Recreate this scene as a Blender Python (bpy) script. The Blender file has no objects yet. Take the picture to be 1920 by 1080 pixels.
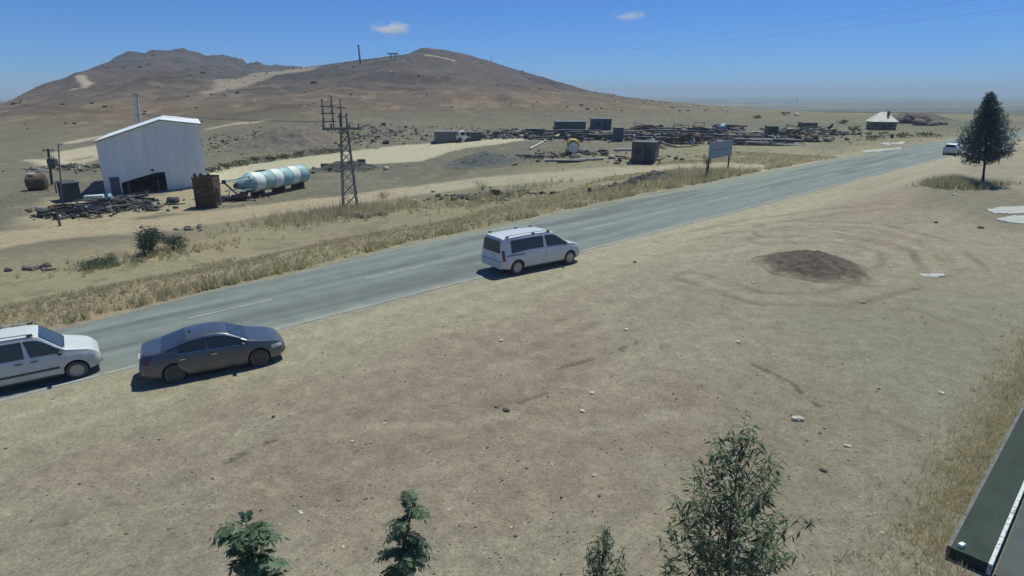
import bpy, bmesh, math, random
import numpy as np
from mathutils import Vector, Matrix

rng = np.random.default_rng(7)
random.seed(7)
R = math.radians
SC = bpy.context.scene
COL = SC.collection

# ------------------------------------------------------------------ camera
FPX, CXP, CYP, HORY = 1150.0, 960.0, 540.0, 176.0     # focal length and horizon in photo pixels
CAMH = 8.0
PITCH = math.atan((CYP - HORY) / FPX)
cam_d = bpy.data.cameras.new('camera')
cam = bpy.data.objects.new('camera', cam_d)
COL.objects.link(cam)
cam_d.sensor_width = 36.0
cam_d.lens = FPX / 1920.0 * 36.0
cam_d.clip_start = 0.1
cam_d.clip_end = 40000.0
cam.location = (0, 0, CAMH)
cam.rotation_euler = (math.pi / 2 - PITCH, 0, 0)
SC.camera = cam

# ------------------------------------------------------------------ world, sun, exposure
SUN_EL, SUN_AZ = R(64), R(30)                          # azimuth clockwise from the view direction
world = bpy.data.worlds.new('World')
SC.world = world
world.use_nodes = True
wn = world.node_tree
wn.nodes.clear()
sky = wn.nodes.new('ShaderNodeTexSky')
sky.sky_type = 'NISHITA'
sky.sun_disc = False
sky.sun_elevation = SUN_EL
sky.sun_rotation = SUN_AZ
sky.altitude = 700
sky.air_density = 0.75
sky.dust_density = 0.0
sky.ozone_density = 5.0
bg = wn.nodes.new('ShaderNodeBackground')
bg.inputs[1].default_value = 0.122
wo = wn.nodes.new('ShaderNodeOutputWorld')
tint = wn.nodes.new('ShaderNodeMix'); tint.data_type = 'RGBA'; tint.blend_type = 'MULTIPLY'; tint.inputs[0].default_value = 1
tint.inputs[7].default_value = (0.25, 0.50, 0.82, 1)      # the camera's strongly saturated blue
wn.links.new(sky.outputs[0], tint.inputs[6])
wn.links.new(tint.outputs[2], bg.inputs[0])
wn.links.new(bg.outputs[0], wo.inputs[0])

sun_d = bpy.data.lights.new('sun', 'SUN')
sun_d.energy = 4.12
sun_d.angle = R(0.53)
sun_d.color = (0.99, 1.0, 0.88)
sun = bpy.data.objects.new('sun', sun_d)
COL.objects.link(sun)
sdir = Vector((math.sin(SUN_AZ) * math.cos(SUN_EL), math.cos(SUN_AZ) * math.cos(SUN_EL), math.sin(SUN_EL)))
sun.rotation_euler = sdir.to_track_quat('Z', 'Y').to_euler()
sun.location = sdir * 200

SC.view_settings.view_transform = 'Standard'
SC.view_settings.look = 'None'
SC.view_settings.exposure = 0.0
SC.view_settings.gamma = 1.0
SC.cycles.use_denoising = True
SC.cycles.max_bounces = 6
SC.cycles.volume_bounces = 5
SC.cycles.transparent_max_bounces = 12

# ------------------------------------------------------------------ small helpers
cP, sP = math.cos(PITCH), math.sin(PITCH)
def ray(px, py):
    x = (px - CXP) / FPX
    y = (CYP - py) / FPX
    return np.array([x, cP + y * sP, -sP + y * cP])

def smooth(a, b, v):
    q = np.clip((np.asarray(v, float) - a) / (b - a), 0, 1)
    return q * q * (3 - 2 * q)

def _hash(ix, iy, seed):
    h = (ix.astype(np.int64) * 374761393 + iy.astype(np.int64) * 668265263 + seed * 1442695041) & 0xFFFFFFFF
    h = ((h ^ (h >> 13)) * 1274126177) & 0xFFFFFFFF
    h = (h ^ (h >> 16)) & 0xFFFFFF
    return h / float(0xFFFFFF)

def vnoise(x, y, seed=0):
    x = np.asarray(x, float); y = np.asarray(y, float)
    ix = np.floor(x); iy = np.floor(y)
    fx = x - ix; fy = y - iy
    fx = fx * fx * (3 - 2 * fx); fy = fy * fy * (3 - 2 * fy)
    a = _hash(ix, iy, seed); b = _hash(ix + 1, iy, seed)
    c = _hash(ix, iy + 1, seed); d = _hash(ix + 1, iy + 1, seed)
    return (a * (1 - fx) + b * fx) * (1 - fy) + (c * (1 - fx) + d * fx) * fy

def fbm(x, y, octv=4, seed=0, gain=0.5):
    o = 0; amp = 1; tot = 0
    for k in range(octv):
        o = o + amp * vnoise(x * 2 ** k + 17.3 * k, y * 2 ** k - 9.1 * k, seed + k)
        tot += amp; amp *= gain
    return o / tot                                      # 0..1

def tag(o, label=None, cat=None, group=None, kind=None):
    if label: o['label'] = label
    if cat: o['category'] = cat
    if group: o['group'] = group
    if kind: o['kind'] = kind
    return o

def empty(name, loc=(0, 0, 0), rz=0.0):
    o = bpy.data.objects.new(name, None)
    COL.objects.link(o)
    o.location = loc
    o.rotation_euler = (0, 0, rz)
    o.empty_display_size = 0.2
    return o

def copy_tree(o, parent=None):
    c = o.copy(); COL.objects.link(c); c.parent = parent
    for ch in list(o.children): copy_tree(ch, c)
    return c

class MB:
    """collects shapes that are built as ONE mesh object"""
    def __init__(s): s.v = []; s.f = []
    def add(s, vs, fs):
        o = len(s.v); s.v += [tuple(p) for p in vs]; s.f += [tuple(i + o for i in f) for f in fs]; return s
    def box(s, c, d, m=None):
        vs = [Vector((sx * d[0] / 2, sy * d[1] / 2, sz * d[2] / 2)) for sx in (-1, 1) for sy in (-1, 1) for sz in (-1, 1)]
        if m is not None: vs = [m @ p for p in vs]
        vs = [p + Vector(c) for p in vs]
        return s.add(vs, [(0, 1, 3, 2), (4, 6, 7, 5), (0, 4, 5, 1), (2, 3, 7, 6), (0, 2, 6, 4), (1, 5, 7, 3)])
    def tube(s, pts, r, n=8, cap=True):
        pts = [Vector(p) for p in pts]
        rr = r if isinstance(r, (list, tuple)) else [r] * len(pts)
        rings = []
        for i, p in enumerate(pts):
            d = (pts[min(i + 1, len(pts) - 1)] - pts[max(i - 1, 0)]).normalized()
            a = d.cross(Vector((0, 0, 1)))
            if a.length < 1e-3: a = Vector((1, 0, 0))
            a.normalize(); b = d.cross(a)
            rings.append([p + (a * math.cos(2 * math.pi * k / n) + b * math.sin(2 * math.pi * k / n)) * rr[i] for k in range(n)])
        vs = [q for g in rings for q in g]; fs = []
        for i in range(len(rings) - 1):
            for k in range(n):
                fs.append((i * n + k, i * n + (k + 1) % n, (i + 1) * n + (k + 1) % n, (i + 1) * n + k))
        if cap: fs += [tuple(range(n - 1, -1, -1)), tuple((len(rings) - 1) * n + k for k in range(n))]
        return s.add(vs, fs)
    def lathe(s, prof, n=20, axis='z', c=(0, 0, 0)):
        vs = []; fs = []
        for (r, h) in prof:
            for k in range(n):
                a = 2 * math.pi * k / n
                p = (r * math.cos(a), r * math.sin(a), h)
                if axis == 'y': p = (p[0], h, p[1])
                if axis == 'x': p = (h, p[0], p[1])
                vs.append((p[0] + c[0], p[1] + c[1], p[2] + c[2]))
        for i in range(len(prof) - 1):
            for k in range(n):
                fs.append((i * n + k, i * n + (k + 1) % n, (i + 1) * n + (k + 1) % n, (i + 1) * n + k))
        fs += [tuple(range(n - 1, -1, -1)), tuple((len(prof) - 1) * n + k for k in range(n))]
        return s.add(vs, fs)
    def prism(s, poly, p0, ex, ez, ey, depth):
        """polygon (a,b) in plane ex,ez at p0, thickened along ey"""
        p0 = Vector(p0); ex = Vector(ex); ez = Vector(ez); ey = Vector(ey)
        n = len(poly)
        vs = [p0 + ex * a + ez * b for a, b in poly] + [p0 + ex * a + ez * b + ey * depth for a, b in poly]
        fs = [tuple(range(n)), tuple(range(2 * n - 1, n - 1, -1))]
        for k in range(n): fs.append((k, k + n, (k + 1) % n + n, (k + 1) % n))
        return s.add(vs, fs)
    def blob(s, c, d, seed=0, sub=2, rough=0.25, flat=True):
        bm = bmesh.new(); bmesh.ops.create_icosphere(bm, subdivisions=sub, radius=1.0)
        r = random.Random(seed); offs = [(r.uniform(-1, 1), r.uniform(-1, 1), r.uniform(-1, 1), r.uniform(-.5, 1)) for _ in range(7)]
        vs = []
        for v in bm.verts:
            n = v.co.normalized(); k = 1.0
            for o in offs:
                dd = n.dot(Vector(o[:3]).normalized())
                if dd > 0.55: k += rough * o[3] * (dd - 0.55) * 2
            k += r.uniform(-.5, .5) * rough * 0.35
            vs.append(Vector((n.x * d[0] * k + c[0], n.y * d[1] * k + c[1], n.z * d[2] * k + c[2])))
        bm.verts.index_update()
        fs = [tuple(v.index for v in f.verts) for f in bm.faces]
        bm.free()
        return s.add(vs, fs)
    def mesh(s, name, mat, smooth_a=None):
        me = bpy.data.meshes.new(name)
        me.from_pydata([tuple(p) for p in s.v], [], s.f)
        bm = bmesh.new(); bm.from_mesh(me); bmesh.ops.recalc_face_normals(bm, faces=bm.faces); bm.to_mesh(me); bm.free()
        if mat is not None: me.materials.append(mat)
        if smooth_a is not None:
            me.shade_smooth(); me.set_sharp_from_angle(angle=R(smooth_a))
        return me
    def build(s, name, mat, parent=None, smooth_a=None, loc=None, rz=None):
        o = bpy.data.objects.new(name, s.mesh(name, mat, smooth_a))
        COL.objects.link(o)
        if parent is not None: o.parent = parent
        if loc is not None: o.location = loc
        if rz is not None: o.rotation_euler = (0, 0, rz)
        return o

def np_mesh(name, verts, faces, mat, cols=None, smooth_s=False):
    """verts (n,3), faces (m,k) all the same size, cols (n,3) as a point attribute"""
    me = bpy.data.meshes.new(name)
    verts = np.asarray(verts, np.float32); faces = np.asarray(faces, np.int32)
    m, k = faces.shape
    me.vertices.add(len(verts)); me.vertices.foreach_set('co', verts.ravel())
    me.loops.add(m * k); me.loops.foreach_set('vertex_index', faces.ravel())
    me.polygons.add(m); me.polygons.foreach_set('loop_start', np.arange(0, m * k, k, dtype=np.int32))
    if cols is not None:
        at = me.attributes.new('Col', 'FLOAT_COLOR', 'POINT')
        c4 = np.ones((len(verts), 4), np.float32); c4[:, :3] = cols
        at.data.foreach_set('color', c4.ravel())
    if smooth_s: me.polygons.foreach_set('use_smooth', np.ones(m, bool))
    me.update(calc_edges=True); me.validate()
    if mat is not None: me.materials.append(mat)
    return me

def np_obj(name, *a, parent=None, **k):
    o = bpy.data.objects.new(name, np_mesh(name, *a, **k))
    COL.objects.link(o)
    if parent is not None: o.parent = parent
    return o

# ------------------------------------------------------------------ materials
MATS = {}
def mat(name, col, rough=0.7, metal=0.0, var=0.0, vscale=3.0, bump=0.0, bscale=20.0, spec=0.5, coat=0.0, streak=False, dirt=None):
    if name in MATS: return MATS[name]
    m = bpy.data.materials.new(name); m.use_nodes = True
    nt = m.node_tree; b = nt.nodes['Principled BSDF']
    b.inputs['Base Color'].default_value = (*col, 1)
    b.inputs['Roughness'].default_value = rough
    b.inputs['Metallic'].default_value = metal
    b.inputs['Specular IOR Level'].default_value = spec
    b.inputs['Coat Weight'].default_value = coat
    tc = nt.nodes.new('ShaderNodeTexCoord')
    src = tc.outputs['Object']
    if var > 0:
        vec = src
        if streak:
            mp = nt.nodes.new('ShaderNodeMapping'); mp.inputs['Scale'].default_value = (1, 1, 0.12)
            nt.links.new(src, mp.inputs[0]); vec = mp.outputs[0]
        nz = nt.nodes.new('ShaderNodeTexNoise'); nz.inputs['Scale'].default_value = vscale; nz.inputs['Detail'].default_value = 6
        nz.inputs['Roughness'].default_value = 0.65
        nt.links.new(vec, nz.inputs['Vector'])
        rp = nt.nodes.new('ShaderNodeValToRGB')
        lo = tuple(max(0, c * (1 - var)) for c in col); hi = tuple(min(1, c * (1 + var * 0.8)) for c in col)
        if dirt: lo = dirt
        rp.color_ramp.elements[0].position = 0.32; rp.color_ramp.elements[0].color = (*lo, 1)
        rp.color_ramp.elements[1].position = 0.68; rp.color_ramp.elements[1].color = (*hi, 1)
        if dirt:
            e = rp.color_ramp.elements.new(0.46); e.color = (*col, 1)
        nt.links.new(nz.outputs[0], rp.inputs[0]); nt.links.new(rp.outputs[0], b.inputs['Base Color'])
    if bump > 0:
        n2 = nt.nodes.new('ShaderNodeTexNoise'); n2.inputs['Scale'].default_value = bscale; n2.inputs['Detail'].default_value = 5
        nt.links.new(src, n2.inputs['Vector'])
        bp = nt.nodes.new('ShaderNodeBump'); bp.inputs['Strength'].default_value = bump; bp.inputs['Distance'].default_value = 0.05
        nt.links.new(n2.outputs[0], bp.inputs['Height']); nt.links.new(bp.outputs[0], b.inputs['Normal'])
    MATS[name] = m
    return m

def attr_mat(name, rough=0.9, fine=0.25, scales=(9.0, 60.0), bump=0.5, bdist=0.03, transl=0.0, spec=0.25):
    """base colour from the mesh's own Col attribute, broken up by procedural grain"""
    m = bpy.data.materials.new(name); m.use_nodes = True
    nt = m.node_tree; b = nt.nodes['Principled BSDF']
    b.inputs['Roughness'].default_value = rough
    b.inputs['Specular IOR Level'].default_value = spec
    at = nt.nodes.new('ShaderNodeAttribute'); at.attribute_name = 'Col'
    out = at.outputs['Color']
    if fine > 0:
        tc = nt.nodes.new('ShaderNodeTexCoord')
        prev = None
        for k, sc_ in enumerate(scales):
            nz = nt.nodes.new('ShaderNodeTexNoise'); nz.inputs['Scale'].default_value = sc_
            nz.inputs['Detail'].default_value = 5; nz.inputs['Roughness'].default_value = 0.7
            nt.links.new(tc.outputs['Object'], nz.inputs['Vector'])
            mr = nt.nodes.new('ShaderNodeMapRange')
            mr.inputs['From Min'].default_value = 0.3; mr.inputs['From Max'].default_value = 0.7
            mr.inputs['To Min'].default_value = 1 - fine; mr.inputs['To Max'].default_value = 1 + fine
            nt.links.new(nz.outputs[0], mr.inputs[0])
            mx = nt.nodes.new('ShaderNodeMix'); mx.data_type = 'RGBA'; mx.blend_type = 'MULTIPLY'; mx.inputs[0].default_value = 1
            nt.links.new(out, mx.inputs[6]); nt.links.new(mr.outputs[0], mx.inputs[7])
            out = mx.outputs[2]; last = nz
        if bump > 0:
            bp = nt.nodes.new('ShaderNodeBump'); bp.inputs['Strength'].default_value = bump; bp.inputs['Distance'].default_value = bdist
            nt.links.new(last.outputs[0], bp.inputs['Height']); nt.links.new(bp.outputs[0], b.inputs['Normal'])
    nt.links.new(out, b.inputs['Base Color'])
    if transl > 0:
        tr = nt.nodes.new('ShaderNodeBsdfTranslucent'); nt.links.new(out, tr.inputs[0])
        ms = nt.nodes.new('ShaderNodeMixShader'); ms.inputs[0].default_value = transl
        nt.links.new(b.outputs[0], ms.inputs[1]); nt.links.new(tr.outputs[0], ms.inputs[2])
        nt.links.new(ms.outputs[0], nt.nodes['Material Output'].inputs['Surface'])
    MATS[name] = m
    return m

M_GROUND = attr_mat('ground', 0.95, 0.17, (1.3, 14.0, 55.0), 0.8, 0.04)
_nt = M_GROUND.node_tree; _b = _nt.nodes['Principled BSDF']; _out = _b.inputs['Base Color'].links[0].from_socket
_tc = _nt.nodes.new('ShaderNodeTexCoord')
for _sc, _am in ((20.0, .15), (6.5, .07)):
    _v = _nt.nodes.new('ShaderNodeTexVoronoi'); _v.inputs['Scale'].default_value = _sc; _nt.links.new(_tc.outputs['Object'], _v.inputs['Vector'])
    _sp = _nt.nodes.new('ShaderNodeSeparateColor'); _nt.links.new(_v.outputs['Color'], _sp.inputs[0])
    _mr = _nt.nodes.new('ShaderNodeMapRange'); _mr.inputs['To Min'].default_value = 1 - _am; _mr.inputs['To Max'].default_value = 1 + _am; _nt.links.new(_sp.outputs[0], _mr.inputs[0])
    _mx = _nt.nodes.new('ShaderNodeMix'); _mx.data_type = 'RGBA'; _mx.blend_type = 'MULTIPLY'; _mx.inputs[0].default_value = 1
    _nt.links.new(_out, _mx.inputs[6]); _nt.links.new(_mr.outputs[0], _mx.inputs[7]); _out = _mx.outputs[2]
_nt.links.new(_out, _b.inputs['Base Color'])
M_GRASS = attr_mat('dry_grass', 0.8, 0.0, transl=0.45)
M_LEAF = attr_mat('leaf', 0.5, 0.0, transl=0.5, spec=0.4)

# ------------------------------------------------------------------ road frame: s along the road, t across (away from the camera)
def flat(px, py, z=0.0):
    d = ray(px, py); k = (z - CAMH) / d[2]
    return np.array([d[0] * k, d[1] * k])
_a, _b = flat(517, 620), flat(1644, 328)
ROAD_TH = math.atan2(_b[0] - _a[0], _b[1] - _a[1])
U = np.array([math.sin(ROAD_TH), math.cos(ROAD_TH)])
N = np.array([-math.cos(ROAD_TH), math.sin(ROAD_TH)])
def st(p): return float(np.dot(p, U)), float(np.dot(p, N))
def xy(s, t): return np.array([s * U[0] + t * N[0], s * U[1] + t * N[1]])
T_NEAR = np.mean([st(flat(*p))[1] for p in [(517, 620), (730, 567), (900, 517), (1300, 415), (1533, 357), (1644, 328)]])
_fe = sorted(st(flat(*p)) for p in [(108, 617), (342, 559), (530, 516), (624, 494), (762, 458), (903, 430), (1053, 397), (1194, 367), (1322, 344), (1411, 325), (1694, 275)])
FE_S = np.array([-60] + [q[0] for q in _fe] + [190, 600]); FE_T = np.array([_fe[0][1] - 1.2] + [q[1] for q in _fe] + [_fe[-1][1], _fe[-1][1]])
def far_edge(s): return np.interp(s, FE_S, FE_T)

# ------------------------------------------------------------------ terrain height
def _ridge(pts, depth):
    q = [(ray(*p)[0] / ray(*p)[1] * depth, CAMH + ray(*p)[2] / ray(*p)[1] * depth) for p in pts]
    return np.array([a for a, _ in q]), np.array([b for _, b in q])
YA, YB = 520.0, 780.0
RA = _ridge([(150, 200), (300, 185), (390, 168), (470, 147), (530, 136), (590, 126), (680, 113), (740, 105), (778, 99), (788, 89), (800, 87), (830, 91), (880, 101), (920, 114), (960, 128), (1040, 149), (1100, 166), (1160, 178), (1230, 188), (1300, 197), (1400, 210), (1500, 224), (1650, 240)], YA)
RB = _ridge([(-700, 420), (-300, 350), (-100, 285), (0, 232), (30, 214), (80, 185), (110, 165), (140, 143), (170, 134), (198, 125), (215, 110), (240, 101), (300, 95), (335, 90), (362, 95), (385, 104), (440, 107), (455, 109), (466, 118), (520, 118), (590, 121), (660, 140), (800, 190), (1000, 230)], YB)
def hill(x, y):
    zb = -3.0
    warp = 30 * (fbm(x / 90, y / 90, 3, 5) - 0.5)
    v = np.clip((y - 122) / (YA - 122), 0, 1)
    a = np.where(y < YA, v ** 1.3, np.clip(1 - np.maximum(y - YA, 0) / 380, 0, 1))
    ha = np.maximum(np.interp(x + warp * (1 - v) , RA[0], RA[1] - zb), 0) * a
    w = np.clip((y - 112) / (YB - 112), 0, 1)
    b = np.where(y < YB, w ** 1.15, np.clip(1 - np.maximum(y - YB, 0) / 600, 0, 1))
    xs = x * (YB / np.clip(y, 120, 1200)) ** 0.85
    hb = np.maximum(np.interp(xs + warp * (1 - w), RB[0], RB[1] - zb), 0) * b
    k = 2.0
    h = np.maximum(ha, hb) + k * np.exp(-np.abs(ha - hb) / k) * 0.5 * np.minimum(1, np.minimum(ha, hb) / 4)
    # gullies and ledges
    g = fbm(x / 55 + 3, y / 95, 5, 21) - 0.5
    led = np.abs(fbm(x / 24, y / 30, 4, 33) - 0.5)
    m = np.minimum(h / 12, 1)
    h = h + m * (g * 7.0 - 3.0 * (0.12 - np.minimum(led, 0.12)) / 0.12 * 0.5) * np.where(y < YA - 60, 1, 0.35)
    # rock crags on the left summit
    cr = np.exp(-((y - YB + 10) / 45) ** 2) * smooth(-560, -470, x) * (1 - smooth(-300, -230, x))
    h = h + cr * 15.0 * (fbm(x / 15, y / 15, 4, 44) - 0.47)
    return h

def H(x, y):
    x = np.asarray(x, float); y = np.asarray(y, float)
    s = x * U[0] + y * U[1]; t = x * N[0] + y * N[1]
    te = far_edge(s); d = t - te
    D = 0.25 + 2.75 * (1 - smooth(34, 82, s))
    z = -D * smooth(0.6, 17, d)
    z = z + 0.05 * (fbm(x / 3.1, y / 3.1, 4, 2) - 0.5) * smooth(0.3, 3, T_NEAR - t)        # lot
    z = z + 0.7 * (fbm(x / 9.0, y / 9.0, 4, 8) - 0.5) * smooth(1.0, 6, d) * (1 - 0.6 * smooth(13, 18, d))
    z = z - 0.12 * smooth(-8.0, -1.0, -np.abs(t - (T_NEAR + 3.5)) + 3.5) * 0                # (road bed stays level)
    r = np.hypot(x, y)
    z = z - 26 * smooth(200, 1700, y + 0.45 * x)
    far = smooth(900, 3000, r)
    z = z + far * 14 * (fbm(x / 900, y / 900, 3, 61) - 0.5)
    return z + hill(x, y)

def hit(px, py, far=3000):
    d = ray(px, py)
    k = np.exp(np.linspace(math.log(3), math.log(far), 6000))
    p = d[None, :] * k[:, None]; p[:, 2] += CAMH
    below = np.nonzero(p[:, 2] < H(p[:, 0], p[:, 1]))[0]
    if len(below) == 0: return Vector((p[-1, 0], p[-1, 1], float(H(p[-1, 0], p[-1, 1]))))
    i = below[0]
    x, y = p[i, 0], p[i, 1]
    return Vector((x, y, float(H(x, y))))
def HZ(x, y): return float(H(np.array([x]), np.array([y]))[0])
def px_per_m(p):
    return FPX / (p[1] * cP + (CAMH - p[2]) * sP)
def toward(p):          # rotation about z so that local -Y faces the camera from p
    return math.atan2(-p[0], p[1])

# ------------------------------------------------------------------ terrain sheet
def inpoly(x, y, poly):
    c = np.zeros(x.shape, bool); n = len(poly)
    for i in range(n):
        x1, y1 = poly[i]; x2, y2 = poly[(i + 1) % n]
        k = ((y1 > y) != (y2 > y)) & (x < (x2 - x1) * (y - y1) / ((y2 - y1) + 1e-12) + x1)
        c ^= k
    return c
def dist_line(x, y, pts):
    best = np.full(x.shape, 1e9)
    for (x1, y1), (x2, y2) in zip(pts[:-1], pts[1:]):
        dx, dy = x2 - x1, y2 - y1; L = dx * dx + dy * dy + 1e-9
        k = np.clip(((x - x1) * dx + (y - y1) * dy) / L, 0, 1)
        best = np.minimum(best, np.hypot(x - x1 - k * dx, y - y1 - k * dy))
    return best
def sd_poly(x, y, poly):                                # >0 inside
    d = dist_line(x, y, list(poly) + [poly[0]])
    return np.where(inpoly(x, y, poly), d, -d)
def wp(pix): return [tuple(hit(*p)[:2]) for p in pix]

TRACK = wp([(-150, 478), (30, 446), (130, 434), (300, 420), (480, 396), (640, 376), (760, 359), (900, 341), (1040, 331), (1150, 322), (1260, 314), (1360, 311), (1430, 316)])
TRACK_W = [3.6, 3.4, 3.4, 3.6, 3.4, 3.1, 3.0, 3.0, 3.1, 3.2, 3.2, 3.4, 3.6]
YARD = wp([(400, 342), (380, 318), (520, 300), (640, 286), (760, 272), (880, 265), (1000, 256), (1004, 262), (940, 270), (880, 277), (840, 286), (790, 303), (700, 308), (600, 314), (480, 330)])
APRON = wp([(215, 380), (300, 362), (370, 345), (420, 335), (480, 332), (470, 372), (400, 392), (260, 408), (150, 425), (60, 440), (40, 400), (90, 370)])
JUNC = wp([(1360, 318), (1400, 305), (1500, 300), (1640, 283), (1600, 288), (1480, 318), (1420, 326)])
QUARRY = wp([(62, 312), (100, 288), (150, 278), (230, 268), (190, 292), (140, 300), (110, 310)])
CUT = wp([(372, 176), (400, 166), (400, 150), (450, 147), (540, 130), (600, 124), (588, 130), (500, 149), (430, 168)])
HILLROADS = [wp(p) for p in ([(150, 142), (165, 158), (138, 168)], [(390, 242), (440, 232), (500, 226)], [(130, 268), (180, 258), (230, 252)], [(798, 104), (830, 106), (850, 113)], [(60, 300), (140, 306), (200, 288)])]
def srgb(r, g, b):
    f = lambda c: ((c / 255 + 0.055) / 1.055) ** 2.4 if c > 10 else c / 255 / 12.92
    return np.array([f(r), f(g), f(b)])

def mixc(c, col, k): return c * (1 - k[:, None]) + np.asarray(col)[None, :] * k[:, None]

RUTS = [[(1408, 684), (1450, 705), (1490, 728), (1535, 765)], [(395, 885), (450, 856), (500, 830), (545, 812)], [(940, 768), (985, 750), (1025, 738)],
        [(80, 985), (110, 978), (140, 975)], [(1655, 416), (1700, 418), (1742, 416)], [(1050, 690), (1120, 672), (1200, 640)]]
RUTS = [wp(p) for p in RUTS]
PALE = [wp(p) for p in ([(1180, 492), (1260, 484), (1340, 474), (1420, 464)], [(690, 588), (720, 598), (700, 612)], [(900, 572), (960, 584), (1000, 580)],
        [(1000, 800), (1090, 808), (1160, 800), (1250, 778)], [(700, 800), (860, 795), (960, 780)])]
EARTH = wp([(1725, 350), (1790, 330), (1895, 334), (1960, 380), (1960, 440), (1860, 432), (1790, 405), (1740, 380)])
OLIVEG = wp([(1470, 258), (1560, 280), (1640, 270), (1790, 258), (1900, 246), (1900, 222), (1700, 220), (1560, 228), (1420, 230)])
ARCS = [wp(p) for p in ([(1430, 452), (1540, 446), (1620, 456), (1680, 474), (1690, 500), (1640, 530)], [(1440, 440), (1560, 434), (1660, 446), (1740, 470), (1760, 510)],
        [(1380, 430), (1500, 418), (1640, 424), (1750, 450), (1810, 500)], [(1300, 520), (1420, 560), (1560, 560), (1700, 530)], [(1250, 452), (1400, 420), (1560, 396), (1700, 384)])]

def ground_colour(x, y, z):
    s = x * U[0] + y * U[1]; t = x * N[0] + y * N[1]; d = t - far_edge(s); r = np.hypot(x, y)
    n1 = fbm(x / 7, y / 7, 5, 101); n2 = fbm(x / 1.7, y / 1.7, 4, 102); n3 = fbm(x / 30, y / 30, 4, 103); n4 = fbm(x / 0.5, y / 0.5, 3, 104)
    c = np.tile(np.array([.282, .258, .198]), (len(x), 1))
    c = mixc(c, [.248, .214, .165], smooth(.42, .72, n1) * .8)
    c = mixc(c, [.295, .272, .208], smooth(.45, .8, n2) * .5)
    n5 = fbm(x / .22, y / .22, 2, 105); c = c * (1 + .20 * (n5 - .5) + .14 * (n4 - .5))[:, None]
    c = mixc(c, [.215, .218, .170], smooth(2, 13, x) * smooth(-34, -20, -y) * .7)
    c = mixc(c, [.150, .130, .100], smooth(.62, .74, n4) * .22)
    # worn pale margin by the road
    m = smooth(0, 3.5, 4.2 - np.abs(t - T_NEAR + 1.2) + 2 * (n1 - .5)) * .8
    c = mixc(c, [.335, .318, .235], m * (t < T_NEAR + .5))
    for q in PALE: c = mixc(c, [.33, .308, .235], smooth(-.42, -.05, -dist_line(x, y, q) + .3 * (n2 - .5)) * .55)
    for q in ARCS:
        dl = dist_line(x + .5 * (n1 - .5), y + .5 * (n1 - .5), q)
        c = mixc(c, [.16, .135, .10], (smooth(-.30, -.08, -np.abs(dl - .8)) * smooth(.3, .6, n2) * .5))
        c = mixc(c, [.33, .30, .22], (smooth(-.5, -.1, -dl) * .3))
    for q in RUTS: c = mixc(c, [.085, .072, .055], smooth(-.12, -.02, -dist_line(x + .7 * (n2 - .5), y + .7 * (n2 - .5), q)) * smooth(.38, .50, vnoise(x * 2.1, y * 2.1, 109)) * .7)
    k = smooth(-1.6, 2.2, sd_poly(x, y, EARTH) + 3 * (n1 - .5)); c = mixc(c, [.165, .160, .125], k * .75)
    ns_ = fbm(s / 16, t / .55, 3, 110); c = c * (1 + .26 * (ns_ - .5) * smooth(5, 11, t) * (t < T_NEAR))[:, None]
    # verge and rough ground beyond the road
    v = smooth(-.2, .9, d + .9 * (n2 - .5))
    g = np.tile(np.array([.255, .238, .155]), (len(x), 1))
    g = mixc(g, [.22, .21, .14], smooth(.42, .62, n1))
    g = mixc(g, [.290, .235, .165], smooth(.5, .7, n3))
    g = mixc(g, [.150, .150, .10], smooth(.60, .72, n2) * .5)
    c = c * (1 - v[:, None]) + g * v[:, None]
    # yard beyond the track: greyer rubble soil
    f = smooth(22, 34, d)
    yd = np.tile(np.array([.150, .146, .108]), (len(x), 1))
    yd = mixc(yd, [.125, .122, .098], smooth(.45, .65, n1) * .8)
    yd = mixc(yd, [.21, .20, .15], smooth(.55, .75, n2) * .5)
    c = c * (1 - f[:, None]) + yd * f[:, None]
    # dirt track, apron, pale yard road, junction
    for (p, w) in [(TRACK, None)]:
        best = np.full(len(x), -9.0)
        for i in range(len(TRACK) - 1):
            dd = dist_line(x, y, TRACK[i:i + 2]); best = np.maximum(best, .5 * (TRACK_W[i] + TRACK_W[i + 1]) - dd)
        k = smooth(-.8, .9, best + 1.6 * (n2 - .5))
        tc = np.tile(np.array([.345, .315, .235]), (len(x), 1)); tc = mixc(tc, [.335, .28, .18], np.clip((-x - 8) / 14, 0, 1) * .6)
        tc = mixc(tc, [.28, .25, .185], smooth(.5, .7, n2) * .5)
        c = c * (1 - k[:, None]) + tc * k[:, None]
    k = smooth(-1.5, 2.0, sd_poly(x, y, APRON) + 3 * (n2 - .5)); c = mixc(c, [.35, .305, .205], k * (.55 + .45 * n1))
    k = smooth(-.9, .9, sd_poly(x, y, YARD) + 2 * (n2 - .5)); c = mixc(c, [.40, .385, .285], k)
    k = smooth(-1.2, 1.5, sd_poly(x, y, JUNC) + 2 * (n2 - .5)); c = mixc(c, [.39, .36, .27], k * .85)
    k = smooth(-4, 5, sd_poly(x, y, OLIVEG) + 8 * (n1 - .5)); c = mixc(c, [.155, .165, .112], k * (.65 + .3 * n2))
    # hillside
    h = np.clip(hill(x, y), 0, None); hk = smooth(.6, 5, h)
    big = fbm(x / 120, y / 120, 4, 131); md = fbm(x / 22, y / 40, 5, 132)
    hc = np.tile(np.array([.178, .148, .116]), (len(x), 1))
    hc = mixc(hc, [.140, .124, .102], smooth(.4, .65, big))
    hc = mixc(hc, [.212, .168, .125], smooth(.5, .7, fbm(x / 70, y / 50, 4, 133)) * .8)
    hc = mixc(hc, [.090, .080, .062], smooth(.55, .70, md) * .75)
    hc = mixc(hc, [.29, .235, .17], smooth(.60, .74, fbm(x / 9, y / 14, 4, 134)) * .5)
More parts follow.
